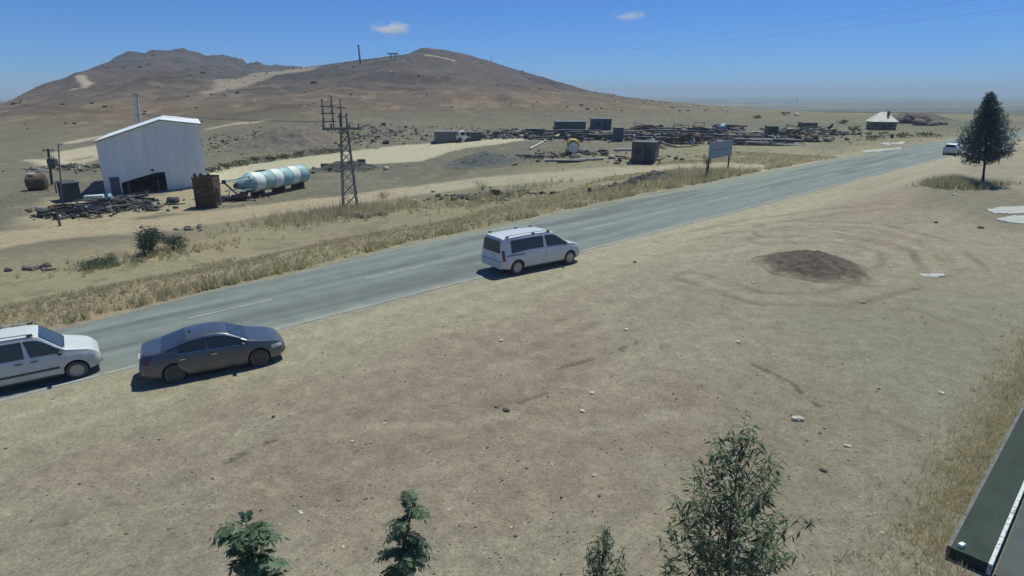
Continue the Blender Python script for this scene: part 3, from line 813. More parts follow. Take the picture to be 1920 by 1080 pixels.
def make_sedan(name, paint, rim, hatch=False):
    root = empty(name)
    L, W, r = (4.55, 1.80, .325) if not hatch else (4.05, 1.74, .31)
    xr, xf = -L / 2, L / 2
    if not hatch:
        T = [(xr, .72), (xr + .03, .99), (xr + .10, 1.065), (-1.68, 1.10), (-.78, 1.405), (-.3, 1.45), (.15, 1.435), (.42, 1.38), (1.12, 1.015), (1.4, .965), (1.85, .87), (2.12, .76), (xf, .55)]
        B = [(xr, .70), (-1.9, .97), (-1, .965), (.6, .925), (1.1, .905), (1.7, .81), (2.1, .70), (xf, .50)]
        plan = [(xr, .80), (xr + .1, .90), (xr + .35, .965), (-1.2, 1), (1.2, 1), (1.65, .965), (2.0, .87), (2.16, .75), (xf, .58)]
        wx = (-1.32, 1.34); win = [(-1.12, -.28, (0, 0)), (-.20, .98, (-.05, 0))]; ws = (.47, 1.08); rw = (-1.60, -.84)
        doors = [(-1.18, -.26), (-.22, .86)]
    else:
        T = [(xr, .80), (xr + .03, 1.02), (xr + .22, 1.36), (xr + .42, 1.46), (-.5, 1.50), (.05, 1.48), (.3, 1.43), (.98, 1.05), (1.25, 1.0), (1.65, .88), (1.85, .76), (xf, .55)]
        B = [(xr, .78), (-1.6, .99), (-1, .98), (.6, .94), (1.0, .92), (1.5, .82), (1.8, .70), (xf, .50)]
        plan = [(xr, .88), (xr + .1, .95), (-1.2, 1), (1.0, 1), (1.4, .965), (1.75, .87), (1.9, .76), (xf, .60)]
        wx = (-1.22, 1.25); win = [(-1.35, -.30, (0, 0)), (-.22, .85, (-.05, 0))]; ws = (.34, .94); rw = (xr + .05, xr + .30)
        doors = [(-1.02, -.26), (-.22, .76)]
    zb = [(xr, .36), (xr + .3, .22), (-1, .18), (1, .18), (xf - .3, .20), (xf, .32)]
    c = Car(L, W, T, B, zb, plan, .42, {'paint': paint})
    xs = sorted(set([xr, xr + .03, xr + .06, xr + .1, xr + .16, xr + .24, xr + .34] + list(np.linspace(xr + .42, xf - .5, 44)) + [xf - .42, xf - .34, xf - .26, xf - .19, xf - .12, xf - .06, xf]))
    c.body(root, xs, wx, r); c.wheels(root, wx, r, rim)
    hb = lambda x: c._sm(c.B, x); ht = lambda x: c._sm(c.T, x)
    top = lambda x: max(hb(x) + .035, hb(x) + .80 * (ht(x) - hb(x)))
    for (a, b, sl) in win:
        for sg in (-1, 1): c.side_panel('side_window', M_GLASS, root, a, b, lambda x: hb(x) + .03, top, sg, .007, slant=sl)
    c.top_panel('windscreen', M_GLASS, root, ws[0], ws[1]); c.top_panel('rear_window', M_GLASS, root, rw[0], rw[1])
    for (a, b) in doors:
        for sg in (-1, 1):
            d = c.side_panel('door', paint, root, a, b, lambda x: .26 if x > wx[0] + .40 else .26 + .45 * (wx[0] + .40 - x) / .4, lambda x: hb(x) - .005, sg, .007)
            h = MB(); h.box((a + .16, sg * (c.side_y(a + .16, .80) + .03), .80), (.18, .025, .03)); h.build('handle', M_CHROME, d)
    for sg in (-1, 1):
        if not hatch:
            c.side_panel('window_trim', M_CHROME, root, -1.45, 1.0, lambda x: top(x) + .006, lambda x: top(x) + .026, sg, .012, nx=40, nz=1, thick=.02)
            c.side_panel('belt_trim', M_CHROME, root, -1.2, .95, lambda x: hb(x) + .004, lambda x: hb(x) + .024, sg, .012, nx=24, nz=1, thick=.02)
        mirror(root, ws[1] - .22, W / 2 * .95, .97, paint, sg)
        c.side_panel('headlight', M_LAMP, root, xf - .50, xf - .13, lambda x: .60, lambda x: min(.72, c._sm(c.T, x) - .05), sg, .009, nx=6, nz=3)
        c.side_panel('tail_lamp', M_RED, root, xr + .03, xr + .30, lambda x: .76, lambda x: .92, sg, .009, nx=5, nz=2)
        c.side_panel('sill_trim', M_TRIM, root, wx[0] + .42, wx[1] - .42, lambda x: .20, lambda x: .25, sg, .008, nx=8, nz=1)
    rb = MB(); rb.prism([(-.68, 0), (.68, 0), (.72, .14), (.66, .30), (-.66, .30), (-.72, .14)], (xr - .04, 0, .34), (0, 1, 0), (0, 0, 1), (1, 0, 0), .10); rb.build('rear_bumper', paint, root)
    pl = MB(); pl.box((xr - .02, 0, .78), (.03, .52, .11)); pl.build('number_plate', M_PLATE, root)
    gr = MB(); gr.box((xf - .05, 0, .52), (.09, .9, .14)); gr.build('grille', M_TRIM, root)
    an = MB(); an.prism([(0, 0), (.16, 0), (.03, .065), (0, .06)], ((-.75 if not hatch else -1.1), -.012, ht(-.75) - .004), (1, 0, 0), (0, 0, 1), (0, 1, 0), .024); an.build('antenna', paint, root)
    return root

van = make_van('van', True, M_WHITE, M_RIM, 'long')
place(van, (1019, 504), R(55), .80, -.02)
tag(van, 'white people carrier van with roof rails and long tinted rear side window, on the road', 'van')
sed = make_sedan('sedan_car', M_GREY, M_DARKRIM)
sed.scale = (.865, .87, .87); place(sed, (412, 700), R(61), .68, .01)
tag(sed, 'dark grey four door sedan with chrome window line, pulling off onto the lot', 'car')
kan = make_van('van', False, M_CREAM, M_RIM, 'short')
kan.scale = (.85, .85, .85); place(kan, (148, 708), R(54), .66, 1.13)
tag(kan, 'dusty white boxy van with short nose and black side moulding, following the dark sedan', 'van')
far_car = make_sedan('hatchback_car', M_WHITE, M_DARKRIM, True)
_p = flat(1781, 291); far_car.location = (_p[0] + 1.2, _p[1] + 1.4, .03); far_car.rotation_euler = (0, 0, math.pi / 2 - R(44))
tag(far_car, 'small white hatchback far down the road by the pine tree', 'car')

# ------------------------------------------------------------------ materials of the yard
M_SHED = mat('shed_cladding', (.80, .83, .79), .55, var=.10, vscale=.8, streak=True)
M_ROOFW = mat('white_roof_sheet', (.80, .83, .84), .45, var=.06, vscale=1)
M_DARKIN = mat('dark_interior', (.05, .055, .06), .9)
M_GALV = mat('galvanised_steel', (.17, .18, .18), .6, .35, var=.25, vscale=3)
M_RUST = mat('rusty_steel', (.115, .078, .055), .85, .15, var=.45, vscale=4, bump=.3)
M_RUSTGREY = mat('weathered_steel', (.120, .118, .115), .75, .25, var=.4, vscale=3, bump=.2)
M_STEELB = mat('blue_grey_steel', (.105, .125, .145), .65, .3, var=.3, vscale=2)
M_BLUE = mat('pale_blue_paint', (.33, .52, .52), .5, var=.18, vscale=2, streak=True)
M_BLUED = mat('dull_blue_paint', (.22, .36, .40), .55, var=.2, vscale=2)
M_WHITEP = mat('chalky_white_paint', (.72, .80, .74), .55, var=.12, vscale=2, streak=True)
M_CONC = mat('concrete', (.36, .35, .30), .9, var=.2, vscale=2, bump=.3)
M_PALESTONE = mat('pale_stone', (.55, .52, .44), .9, var=.2, vscale=6, bump=.4)
M_ROCK = mat('brown_rock', (.17, .145, .115), .95, var=.35, vscale=3, bump=.5, bscale=8)
M_DARKROCK = mat('dark_basalt', (.085, .078, .072), .95, var=.35, vscale=3, bump=.5, bscale=8)
M_WOOD = mat('weathered_timber', (.10, .085, .065), .9, var=.3, vscale=5)
M_YELLOW = mat('yellow_machine_paint', (.42, .33, .06), .55, var=.2, vscale=4)
M_GREENC = mat('dark_green_container_paint', (.045, .065, .055), .6, var=.25, vscale=3)
M_GREYC = mat('grey_container_paint', (.15, .155, .15), .65, var=.25, vscale=2)
M_SIGN = mat('grey_blue_sign_sheet', (.30, .35, .37), .6, var=.12, vscale=2)
M_SOIL = mat('dark_heaped_soil', (.098, .088, .068), .95, var=.35, vscale=2.5, bump=.8, bscale=9)
M_GRAVELH = mat('blue_grey_gravel', (.12, .13, .13), .95, var=.3, vscale=1.5, bump=.8, bscale=8)
M_WALLPT = mat('dark_bitumen', (.034, .050, .038), .95, var=.25, vscale=1.5)
M_COPING = mat('wall_coping', (.14, .15, .14), .85, var=.3, vscale=4)
M_WHITEWASH = mat('worn_whitewash', (.55, .58, .55), .85, var=.4, vscale=9, dirt=(.07, .08, .075))
M_HOUSEW = mat('olive_render_wall', (.16, .16, .12), .9, var=.15, vscale=2)
M_HOUSER = mat('white_tin_roof', (.62, .60, .52), .6, var=.2, vscale=1.5, streak=True)
M_BARK = mat('bark', (.075, .062, .050), .95, var=.3, vscale=6, bump=.5)
M_WIRE = mat('power_cable', (.05, .05, .055), .6)
M_INSUL = mat('insulator', (.16, .12, .10), .35)

def V2(p): return Vector((p[0], p[1], 0))

# ------------------------------------------------------------------ big shed
cl, cr_ = hit(199, 366), hit(383, 309)
zb_ = cl.z - .05
gx = Vector((math.sin(R(52)), math.cos(R(52)), 0))
gy = Vector((-gx.y, gx.x, 0))                                     # away from the camera
if gy.y < 0: gy = -gy
def plane_h(px, py, base):                                        # height of a pixel in the vertical plane through base facing the camera
    d = ray(px, py); k = (base.x * gy.x + base.y * gy.y) / (d[0] * gy.x + d[1] * gy.y)
    return CAMH + d[2] * k, Vector((d[0] * k, d[1] * k, 0))
def in_plane(px, py):
    z, q = plane_h(px, py, cl); return (q.x - cl.x) * gx.x + (q.y - cl.y) * gx.y, z - zb_
GW = in_plane(383, 309)[0]
EAVE = in_plane(192, 266)[1]; RIDGE = in_plane(299, 226)[1]; XR = in_plane(299, 226)[0]; EAVR = in_plane(383, 233)[1]
SL = 16.0
shed = empty('industrial_shed', (cl.x, cl.y, zb_), math.atan2(gx.y, gx.x))
tag(shed, 'large pale blue grey metal shed with white roof and dark open bay', 'shed')
W2 = GW / 2
_sd = Vector((math.sin(R(-27)), math.cos(R(-27)), 0)); SD = Vector((_sd.dot(gx), _sd.dot(gy), 0))     # direction of the long walls
ox0, ox1 = in_plane(228, 345)[0], in_plane(313, 345)[0]; oh, oh2 = in_plane(228, 343)[1], in_plane(313, 322)[1]
mb = MB(); mb.prism([(0, 0), (ox0, 0), (ox0, oh), (ox1 * .8 + ox0 * .2, oh2), (ox1, oh2), (ox1, 0), (GW, 0), (GW, EAVR), (XR, RIDGE), (0, EAVE)], (0, 0, 0), (1, 0, 0), (0, 0, 1), (0, 1, 0), .12); mb.build('gable_wall', M_SHED, shed)
mb = MB(); mb.prism([(0, 0), (GW, 0), (GW, EAVR), (XR, RIDGE), (0, EAVE)], SD * SL, (1, 0, 0), (0, 0, 1), (0, 1, 0), .12); mb.build('gable_wall', M_SHED, shed)
for x0 in (0, GW - .12):
    mb = MB(); ev = (EAVE if x0 == 0 else EAVR) - .02; mb.prism([(0, 0), (.12, 0), (.12, ev), (0, ev)], Vector((x0, 0, 0)) + SD * .14, (1, 0, 0), (0, 0, 1), SD, SL - .16); mb.build('side_wall', M_SHED, shed)
for sg in (-1, 1):
    mb = MB(); a = Vector((-.3, 0, EAVE - .12)) if sg < 0 else Vector((GW + .3, 0, EAVR - .05)); b = Vector((XR, 0, RIDGE))
    up = Vector((0, 0, .10)); e0 = SD * -.3 + Vector((0, 0, .05)); e1 = SD * (SL + .3) + Vector((0, 0, .05))
    vs = [a + e0, b + e0, b + e1, a + e1]
    mb.add(vs + [v + up for v in vs], [(0, 1, 2, 3), (7, 6, 5, 4), (0, 4, 5, 1), (1, 5, 6, 2), (2, 6, 7, 3), (3, 7, 4, 0)]); rf = mb.build('roof', M_ROOFW, shed)
    fl = MB(); fl.tube([a + Vector((0, -.33, .08)), b + Vector((0, -.33, .08))], .07, 6); fl.build('barge_board', M_GALV, rf)
for k in range(3):
    x = ox0 + (ox1 - ox0) * (k + .5) / 3
    if k != 1:
        mb = MB(); mb.box((x, .9, oh / 2), (.18, .18, oh)); mb.build('bay_post', M_GALV, shed)
mb = MB(); mb.prism([(.2, .0), (GW - .2, .0), (GW - .2, .04), (.2, .04)], SD * .3, (1, 0, 0), (0, 0, 1), SD, SL * .95); mb.build('shed_floor', M_DARKIN, shed)
mb = MB(); mb.box((GW * .10, -.03, 1.0), (.95, .06, 2.0)); d_ = mb.build('door', M_STEELB, shed)
mb = MB(); mb.box((GW * .10 + .36, -.08, .95), (.05, .05, .14)); mb.build('handle', M_GALV, d_)
mb = MB(); mb.box((GW * .47, -.05, EAVE * .42), (.30, .1, .22)); mb.build('wall_lamp', M_DARKIN, shed)
for k in range(1, 22):
    x = GW * k / 22; hh = float(np.interp(x, [0, XR, GW], [EAVE, RIDGE, EAVR]))
    z0 = max(oh, oh2) + .05 if ox0 - .1 < x < ox1 + .1 else .05
    mb = MB(); mb.box((x, -.012, (z0 + hh) / 2), (.05, .024, hh - z0 - .12)); mb.build('cladding_rib', M_SHED, shed)

# pale stack behind the shed
p = hit(262, 262); k = px_per_m(p)
stack = empty('chimney_stack', (p.x, p.y, p.z)); tag(stack, 'slender pale vertical stack rising behind the big shed', 'stack')
hs = 80 / k
mb = MB(); stack.rotation_euler = (0, R(5), 0); mb.lathe([(5.0 / k, -.5), (4.2 / k, hs * .5), (3.4 / k, hs)], 12); mb.build('shaft', mat('pale_stack_paint', (.78, .80, .76), .6, var=.2, vscale=.6), stack, 40)
mb = MB(); mb.lathe([(4.6 / k, hs), (4.6 / k, hs + .25)], 12); mb.build('cap', M_GALV, stack)
mb = MB()
mb.tube([(4.4 / k, -.25, 0), (3.8 / k, -.25, hs * .97)], .07, 5); mb.build('ladder', M_GALV, stack)

# ------------------------------------------------------------------ poles on the left
def pole(name, bpx, toppy, lean, rad_, m, label, cat='pole', extra=None, group=None):
    p = hit(*bpx); k = px_per_m(p); h = (bpx[1] - toppy) / k * 1.02
    if isinstance(lean, tuple):                      # lean so that the top stands where the photograph shows it
        d = ray(lean[0], toppy); q = p.y / d[1]; h = CAMH + d[2] * q - p.z; lean = d[0] * q - p.x
    o = empty(name, p); tag(o, label, cat, group)
    mb = MB(); mb.tube([(0, 0, -.3), (lean, 0, h)], [rad_, rad_ * .8], 8); mb.build('shaft', m, o, 40)
    if extra: extra(o, h, k, lean)
    return o
def trafo(o, h, k, lean):
    mb = MB(); mb.box((lean * .6 + .55, -.2, h * .62), (1.0, .6, .9)); t = mb.build('transformer', M_RUSTGREY, o)
    for i in range(3):
        mb = MB(); mb.lathe([(.05, 0), (.09, .06), (.05, .12), (.09, .18), (.04, .28)], 8, c=(lean * .6 + .25 + .3 * i, -.2, h * .62 + .45)); mb.build('insulator', M_INSUL, t)
    mb = MB(); mb.box((lean * .97, 0, h * .95), (1.5, .1, .12)); c_ = mb.build('crossarm', M_RUSTGREY, o)
    for i in (-1, 0, 1):
        mb = MB(); mb.lathe([(.05, 0), (.08, .06), (.05, .12), (.03, .2)], 8, c=(lean * .97 + .6 * i, 0, h * .95 + .06)); mb.build('insulator', M_INSUL, c_)
pole('utility_pole', (97, 346), 279, (90,), .17, M_WOOD, 'dark timber utility pole carrying a transformer box beside the quarry face', extra=trafo)
pole('light_pole', (117, 398), 272, (109,), .07, M_GALV, 'thin pale metal pole standing behind the scrap heap near the shed', extra=lambda o, h, k, l: MB().tube([(l, 0, h), (l + .5, -.1, h + .12)], .04, 5).build('lamp_arm', M_GALV, o))
pole('leaning_post', (113, 424), 385, (103,), .10, M_WOOD, 'short leaning timber post at the end of the scrap heap', 'post')
for px_, py_, tp in ((106, 362, 343), (114, 366, 344)):
    pole('fence_post', (px_, py_), tp, .05, .08, M_WOOD, 'dark short post standing beside the dark cabin', 'post', group='posts by the cabin')

# ------------------------------------------------------------------ generic yard builders
def box_thing(name, bpx, wpx, hpx, depth, m, label, cat, turn=0.0, parts=None, group=None, roofm=None):
    """a container or hut standing with its front bottom centre at bpx; width and height given in photo pixels"""
    p = hit(*bpx); k = px_per_m(p); w, h = wpx / k, hpx / k
    o = empty(name, (p.x, p.y, p.z - .05), toward(p) + turn); tag(o, label, cat, group)
    mb = MB(); mb.box((0, depth / 2, h / 2), (w, depth, h)); mb.build('wall', m, o)
    mb = MB(); mb.box((0, depth / 2, h + .05), (w + .16, depth + .16, .10)); mb.build('roof', roofm or m, o)
    nr_ = max(3, int(w / .6))
    if parts != 'plain':
        for i in range(nr_):
            mb = MB(); mb.box((-w / 2 + w * (i + .5) / nr_, -.03, h * .5), (w / nr_ * .45, .06, h * .9)); mb.build('rib', m, o)
    if parts == 'door':
        mb = MB(); mb.box((w * .18, -.08, h * .38), (min(.9, w * .3), .05, h * .74)); d = mb.build('door', M_DARKIN, o)
        mb = MB(); mb.box((-w * .22, -.08, h * .6), (w * .22, .05, h * .28)); mb.build('window', M_DARKIN, o)
    return o

box_thing('site_cabin', (140, 378), 24, 34, 3.0, M_DARKIN, 'dark boxy cabin standing left of the big shed', 'cabin', .2, 'door')
box_thing('container', (836, 268), 42, 20, 5.0, M_GREYC, 'grey container with its long side beside the pale gravel road', 'container')
box_thing('container', (892, 264), 22, 15, 3.0, M_RUSTGREY, 'short dark grey container beside a small white machine', 'container', .3)
box_thing('low_shed', (1070, 243), 56, 14, 6.0, M_STEELB, 'long low blue grey shed at the foot of the hill', 'shed', .1)
box_thing('low_shed', (1128, 244), 36, 20, 6.0, M_STEELB, 'taller blue grey shed at the end of the long low shed', 'shed', .1, 'door')
box_thing('hut', (1160, 266), 16, 25, 2.5, M_STEELB, 'narrow tall blue grey hut among the steel stacks', 'hut', .15)
box_thing('hut', (1205, 306), 44, 38, 3.5, M_RUSTGREY, 'square dark weathered hut at the edge of the dirt track', 'hut', -.15, 'door')
box_thing('container', (1449, 254), 18, 16, 4.0, M_GREENC, 'dark green container standing above the steel bundles', 'container', .2)
box_thing('container', (1520, 240), 24, 9, 4.0, M_RUSTGREY, 'low brown container within the heap of scrap by the house', 'container', .4)

# rusty hopper bin by the silo
p = hit(388, 390); k = px_per_m(p)
hop = empty('steel_hopper', (p.x, p.y, p.z - .05), toward(p) - .35); tag(hop, 'tall rusty steel hopper bin with open top beside the lying silo', 'hopper')
w_, h_ = 36 / k, 58 / k
mb = MB(); mb.add([(-w_ / 2 * .92, 0, 0), (w_ / 2 * .92, 0, 0), (w_ / 2 * .92, w_ * .9, 0), (-w_ / 2 * .92, w_ * .9, 0), (-w_ / 2, -.1, h_), (w_ / 2, -.1, h_), (w_ / 2, w_, h_), (-w_ / 2, w_, h_)], [(0, 1, 5, 4), (1, 2, 6, 5), (2, 3, 7, 6), (3, 0, 4, 7), (0, 3, 2, 1)])
mb.build('bin', M_RUST, hop)
for i in range(4):
    mb = MB(); mb.box((-w_ / 2 * .95 + w_ * .95 * i / 3, -.10, h_ * .5), (.12, .12, h_ * .98)); mb.build('stiffener', M_RUST, hop)
for z in (.33, .66, .99):
    mb = MB(); mb.box((0, -.13, h_ * z), (w_ * 1.04, .12, .14)); mb.build('rim_band', M_RUST, hop)
mb = MB(); mb.box((w_ * .62, .3, h_ * .42), (.3, .4, h_ * .5)); mb.build('gearbox', M_RUSTGREY, hop)
for i, x in enumerate((-.42, -.12, .25)):
    mb = MB(); mb.lathe([(.05, 0), (.16, .05), (.14, .35), (.04, .4)], 8, c=(w_ * x, .3, h_ - .02)); mb.build('valve', M_DARKIN, hop)

# ------------------------------------------------------------------ lying silo with painted bands
pa, pb = hit(486, 372), hit(583, 352)
ka = px_per_m(pa)
zsil = pa.z
ax = Vector((pb.x - pa.x, pb.y - pa.y, 0)); 
SLEN = ax.length; axn = ax.normalized()
rad_s = 18.5 / ka
silo = empty('lying_silo', (pa.x, pa.y, zsil), math.atan2(axn.y, axn.x)); tag(silo, 'cement silo lying on its side with pale blue and white bands', 'silo')
zc = rad_s + .55
mb = MB(); mb.lathe([(.22, -1.9), (.30, -1.85), (rad_s * .96, -.1), (rad_s * .97, 0)], 24, 'x', (0, rad_s, zc)); mb.build('cone', M_BLUED, silo, 40)
nb = 6
for i in range(nb):
    a, b = SLEN * i / nb, SLEN * (i + 1) / nb
    mb = MB(); mb.lathe([(rad_s * .985, a + .01), (rad_s, a + .04), (rad_s, b - .04), (rad_s * .985, b - .01)], 28, 'x', (0, rad_s, zc)); mb.build('band', M_WHITEP if i % 2 == 0 else M_BLUE, silo, 35)
    mb = MB(); mb.lathe([(rad_s * 1.0, b - .035), (rad_s * 1.03, b - .02), (rad_s * 1.03, b + .02), (rad_s, b + .035)], 28, 'x', (0, rad_s, zc)); mb.build('hoop', M_BLUED, silo, 35)
mb = MB(); mb.lathe([(rad_s * .98, SLEN), (rad_s * .8, SLEN + .25), (rad_s * .3, SLEN + .4)], 24, 'x', (0, rad_s, zc)); mb.build('end_cap', M_BLUE, silo, 40)
for x in (.12, .5, .88):
    mb = MB(); mb.box((SLEN * x, rad_s, .35), (.25, rad_s * 1.7, .75)); mb.build('cradle', M_RUST, silo)
for i, (yy, zz) in enumerate(((.3, 1.6), (.3, .6), (1.6, 1.6), (1.6, .6))):
    mb = MB(); mb.tube([(0, rad_s * yy, zc + rad_s * (zz - 1.1)), (-3.1, rad_s * yy * .9, zc + rad_s * (zz - 1.1) * .9)], .07, 6); mb.build('leg', M_BLUED, silo)
mb = MB(); mb.tube([(-.4, rad_s * .5, zc + rad_s * .7), (-2.3, rad_s * .3, zc + rad_s * .75)], .05, 6); mb.build('pipe', M_GALV, silo)
mb = MB(); mb.box((SLEN * .2, rad_s, zc + rad_s + .04), (1.3, .5, .10)); mb.build('catwalk', M_DARKIN, silo)

# auger machine in front of the silo's cone
p = hit(440, 378); k = px_per_m(p)
aug = empty('auger_conveyor', (p.x, p.y, p.z), toward(p)); tag(aug, 'rusty slanting screw conveyor with motor in front of the silo cone', 'conveyor')
mb = MB(); mb.tube([(.9, 0, .1), (-.75, .2, 2.0)], .10, 8); mb.build('tube', M_RUSTGREY, aug)
mb = MB(); mb.box((-.8, .2, 2.1), (.42, .35, .38)); mb.build('motor', M_DARKIN, aug)
mb = MB(); mb.box((.25, .6, 1.55), (.36, .34, .42)); mb.build('gearbox', M_DARKIN, aug)
for x in (-.5, .4, 1.2):
    mb = MB(); mb.tube([(x, .3, -.1), (x + .1, .3, 1.0 - .3 * x)], .05, 6); mb.build('leg', M_RUST, aug)
mb = MB(); mb.add([(.6, -.2, .9), (1.5, -.2, .9), (1.5, .7, .9), (.6, .7, .9), (.9, .1, .15), (1.2, .1, .15), (1.2, .4, .15), (.9, .4, .15)], [(0, 1, 5, 4), (1, 2, 6, 5), (2, 3, 7, 6), (3, 0, 4, 7)]); mb.build('feed_hopper', M_RUST, aug)

# ------------------------------------------------------------------ lattice pylon
p = hit(657, 388); k = px_per_m(p); PH = 196 / k
pyl = empty('lattice_pylon', (p.x, p.y, p.z - .1), toward(p) - .12); tag(pyl, 'grey steel lattice power pylon with crossarm standing by the dirt track', 'pylon')
hw = lambda z: (1.30 - .72 * min(1, z / (PH * .72))) * (13 / k) / 1.30
def corner(z, i): s_ = hw(z); return Vector(((-1, 1, 1, -1)[i] * s_, (-1, -1, 1, 1)[i] * s_, z))
HT = PH * .75
for i in range(4):
    mb = MB(); mb.tube([corner(0, i), corner(HT, i), corner(HT, i) * 1 + Vector((0, 0, PH * .12))], .065, 5); mb.build('leg', M_GALV, pyl)
lev = [0]; 
while lev[-1] < HT - .7: lev.append(lev[-1] + max(.85, hw(lev[-1]) * 1.9))
lev[-1] = HT
for a, b in zip(lev[:-1], lev[1:]):
    for i in range(4):
        j = (i + 1) % 4
        for q, r_ in ((corner(a, i), corner(b, j)), (corner(a, j), corner(b, i))):
            mb = MB(); mb.tube([q, r_], .038, 4); mb.build('brace', M_GALV, pyl)
zc_ = PH * .735
mb = MB(); mb.box((-.4 * 26 / k * 0 - 4 / k, -hw(zc_) - .06, zc_), (66 / k, .14, .20)); ca = mb.build('crossarm', M_GALV, pyl)
mb = MB(); mb.box((-4 / k, hw(zc_) + .06, zc_), (66 / k, .14, .20)); mb.build('crossarm', M_GALV, pyl)
mb = MB(); mb.tube([(30 / k, 0, zc_ + .1), (44 / k, -.1, zc_ + .35), (62 / k, -.1, zc_ - .25)], .07, 6); mb.build('line_clamp', M_GALV, pyl)
for x in (-36, -22, 10, 26):
    mb = MB(); mb.lathe([(.05, 0), (.12, .05), (.05, .12), (.12, .18), (.05, .25), (.10, .30), (.03, .42)], 8, c=(x / k, -.1, zc_ + .10)); mb.build('insulator', M_INSUL, pyl)
for x in (-35, -18):
    mb = MB(); mb.tube([(x / k, 0, zc_ + .1), (x / k, 0, PH * (1.0 if x < -20 else 1.02))], .065, 6); mb.build('post', M_GALV, pyl)
for z in (.80, .87, .93):
    mb = MB(); mb.box((-26 / k, 0, PH * z), (24 / k, .12, .10)); rg = mb.build('rung', M_GALV, pyl)
    for x in (-34, -19):
        mb = MB(); mb.lathe([(.05, 0), (.11, .05), (.05, .12), (.10, .18), (.03, .30)], 8, c=(x / k, -.12, PH * z + .05)); mb.build('insulator', M_INSUL, rg)
mb = MB(); mb.tube([(-4 / k, 0, HT), (-3 / k, 0, PH * 1.0)], [.09, .06], 6); mb.build('mast', M_GALV, pyl)
for z in (.84, .92):
    mb = MB(); mb.box((-2 / k, -.05, PH * z), (16 / k, .12, .10)); mb.build('arm', M_GALV, pyl)

def cable(a, b, sag, r_, label, group):
    a, b = Vector(a), Vector(b); n = 24; pts = []
    for i in range(n + 1):
        t = i / n; q = a.lerp(b, t); q.z -= sag * 4 * t * (1 - t); pts.append(q)
    mb = MB(); mb.tube(pts, r_, 4); o = mb.build('power_cable', M_WIRE); tag(o, label, 'cable', group); return o
top = Vector((p.x, p.y, p.z + zc_ + .5))
far_l = hit(-260, 330)
for dx in (-1.6, .9):
    cable(top + Vector((dx, 0, 0)), (far_l.x + dx, far_l.y, far_l.z + 13), 1.2, .016, 'thin dark power cable running left from the lattice pylon', 'cables of the lattice pylon')
ridge_p = hit(921, 118)
pole('ridge_pole', (921, 117), 104, 0, .22, M_GALV, 'tiny pale utility pole on the right shoulder of the hill')
fr = Vector((95, 92, 22.0))
for dz in (0, 1.6):
    cable((ridge_p.x, ridge_p.y, ridge_p.z + 6 + dz), fr + Vector((0, 0, dz * 1.5)), 3.0, .014, 'thin power cable crossing the sky above the plain', 'cables across the sky')
fpole = empty('cable_pole', (fr.x, fr.y, HZ(fr.x, fr.y))); tag(fpole, 'tall timber pole carrying the sky cables beyond the road', 'pole')
mb = MB(); mb.tube([(0, 0, -.3), (0, 0, fr.z - HZ(fr.x, fr.y) + 2.8)], [.2, .14], 8); mb.build('shaft', M_WOOD, fpole)
mb = MB(); mb.box((0, 0, fr.z - HZ(fr.x, fr.y) + 2.3), (1.8, .12, .14)); mb.build('crossarm', M_WOOD, fpole)

# mast and ruin on the ridge
def mast(px_, py0, py1, label):
    p = hit(px_, py0 + 6); k = px_per_m(p); h = (py0 + 6 - py1) / k
    o = empty('ridge_mast', p); tag(o, label, 'mast')
    mb = MB(); mb.tube([(0, 0, -1), (-.6, 0, h)], [.75, .5], 6); mb.build('shaft', M_RUSTGREY, o)
    mb = MB(); mb.box((-.6, 0, h), (1.6, .4, .5)); mb.build('top_bracket', M_RUSTGREY, o)
mast(676, 115, 88, 'tall dark mast standing on the hill ridge')
p = hit(737, 112); k = px_per_m(p)
ru = empty('ridge_gantry', p); tag(ru, 'small pale steel frame structure on the ridge left of the summit', 'frame')
for x in (-4, 4):
    mb = MB(); mb.tube([(x / k, 0, -.5), (x / k, 0, 10 / k)], .35, 5); mb.build('post', M_CONC, ru)
mb = MB(); mb.box((0, 0, 10 / k), (20 / k, .8, 1.0)); mb.build('beam', M_CONC, ru)
for (x_, y_, w_) in ((733, 136, 4), (848, 118, 4), (1138, 163, 3), (478, 190, 4), (610, 190, 5), (570, 200, 4)):
    p = hit(x_, y_); k = px_per_m(p)
    mb = MB(); mb.blob((0, 0, .1 * w_ / k), (w_ / k * .6, w_ / k * .6, w_ / k * .4), x_, 2, .5); o = mb.build('boulder', M_PALESTONE, loc=p); tag(o, 'pale boulder lying on the open hillside', 'boulder', 'pale boulders on the hill')

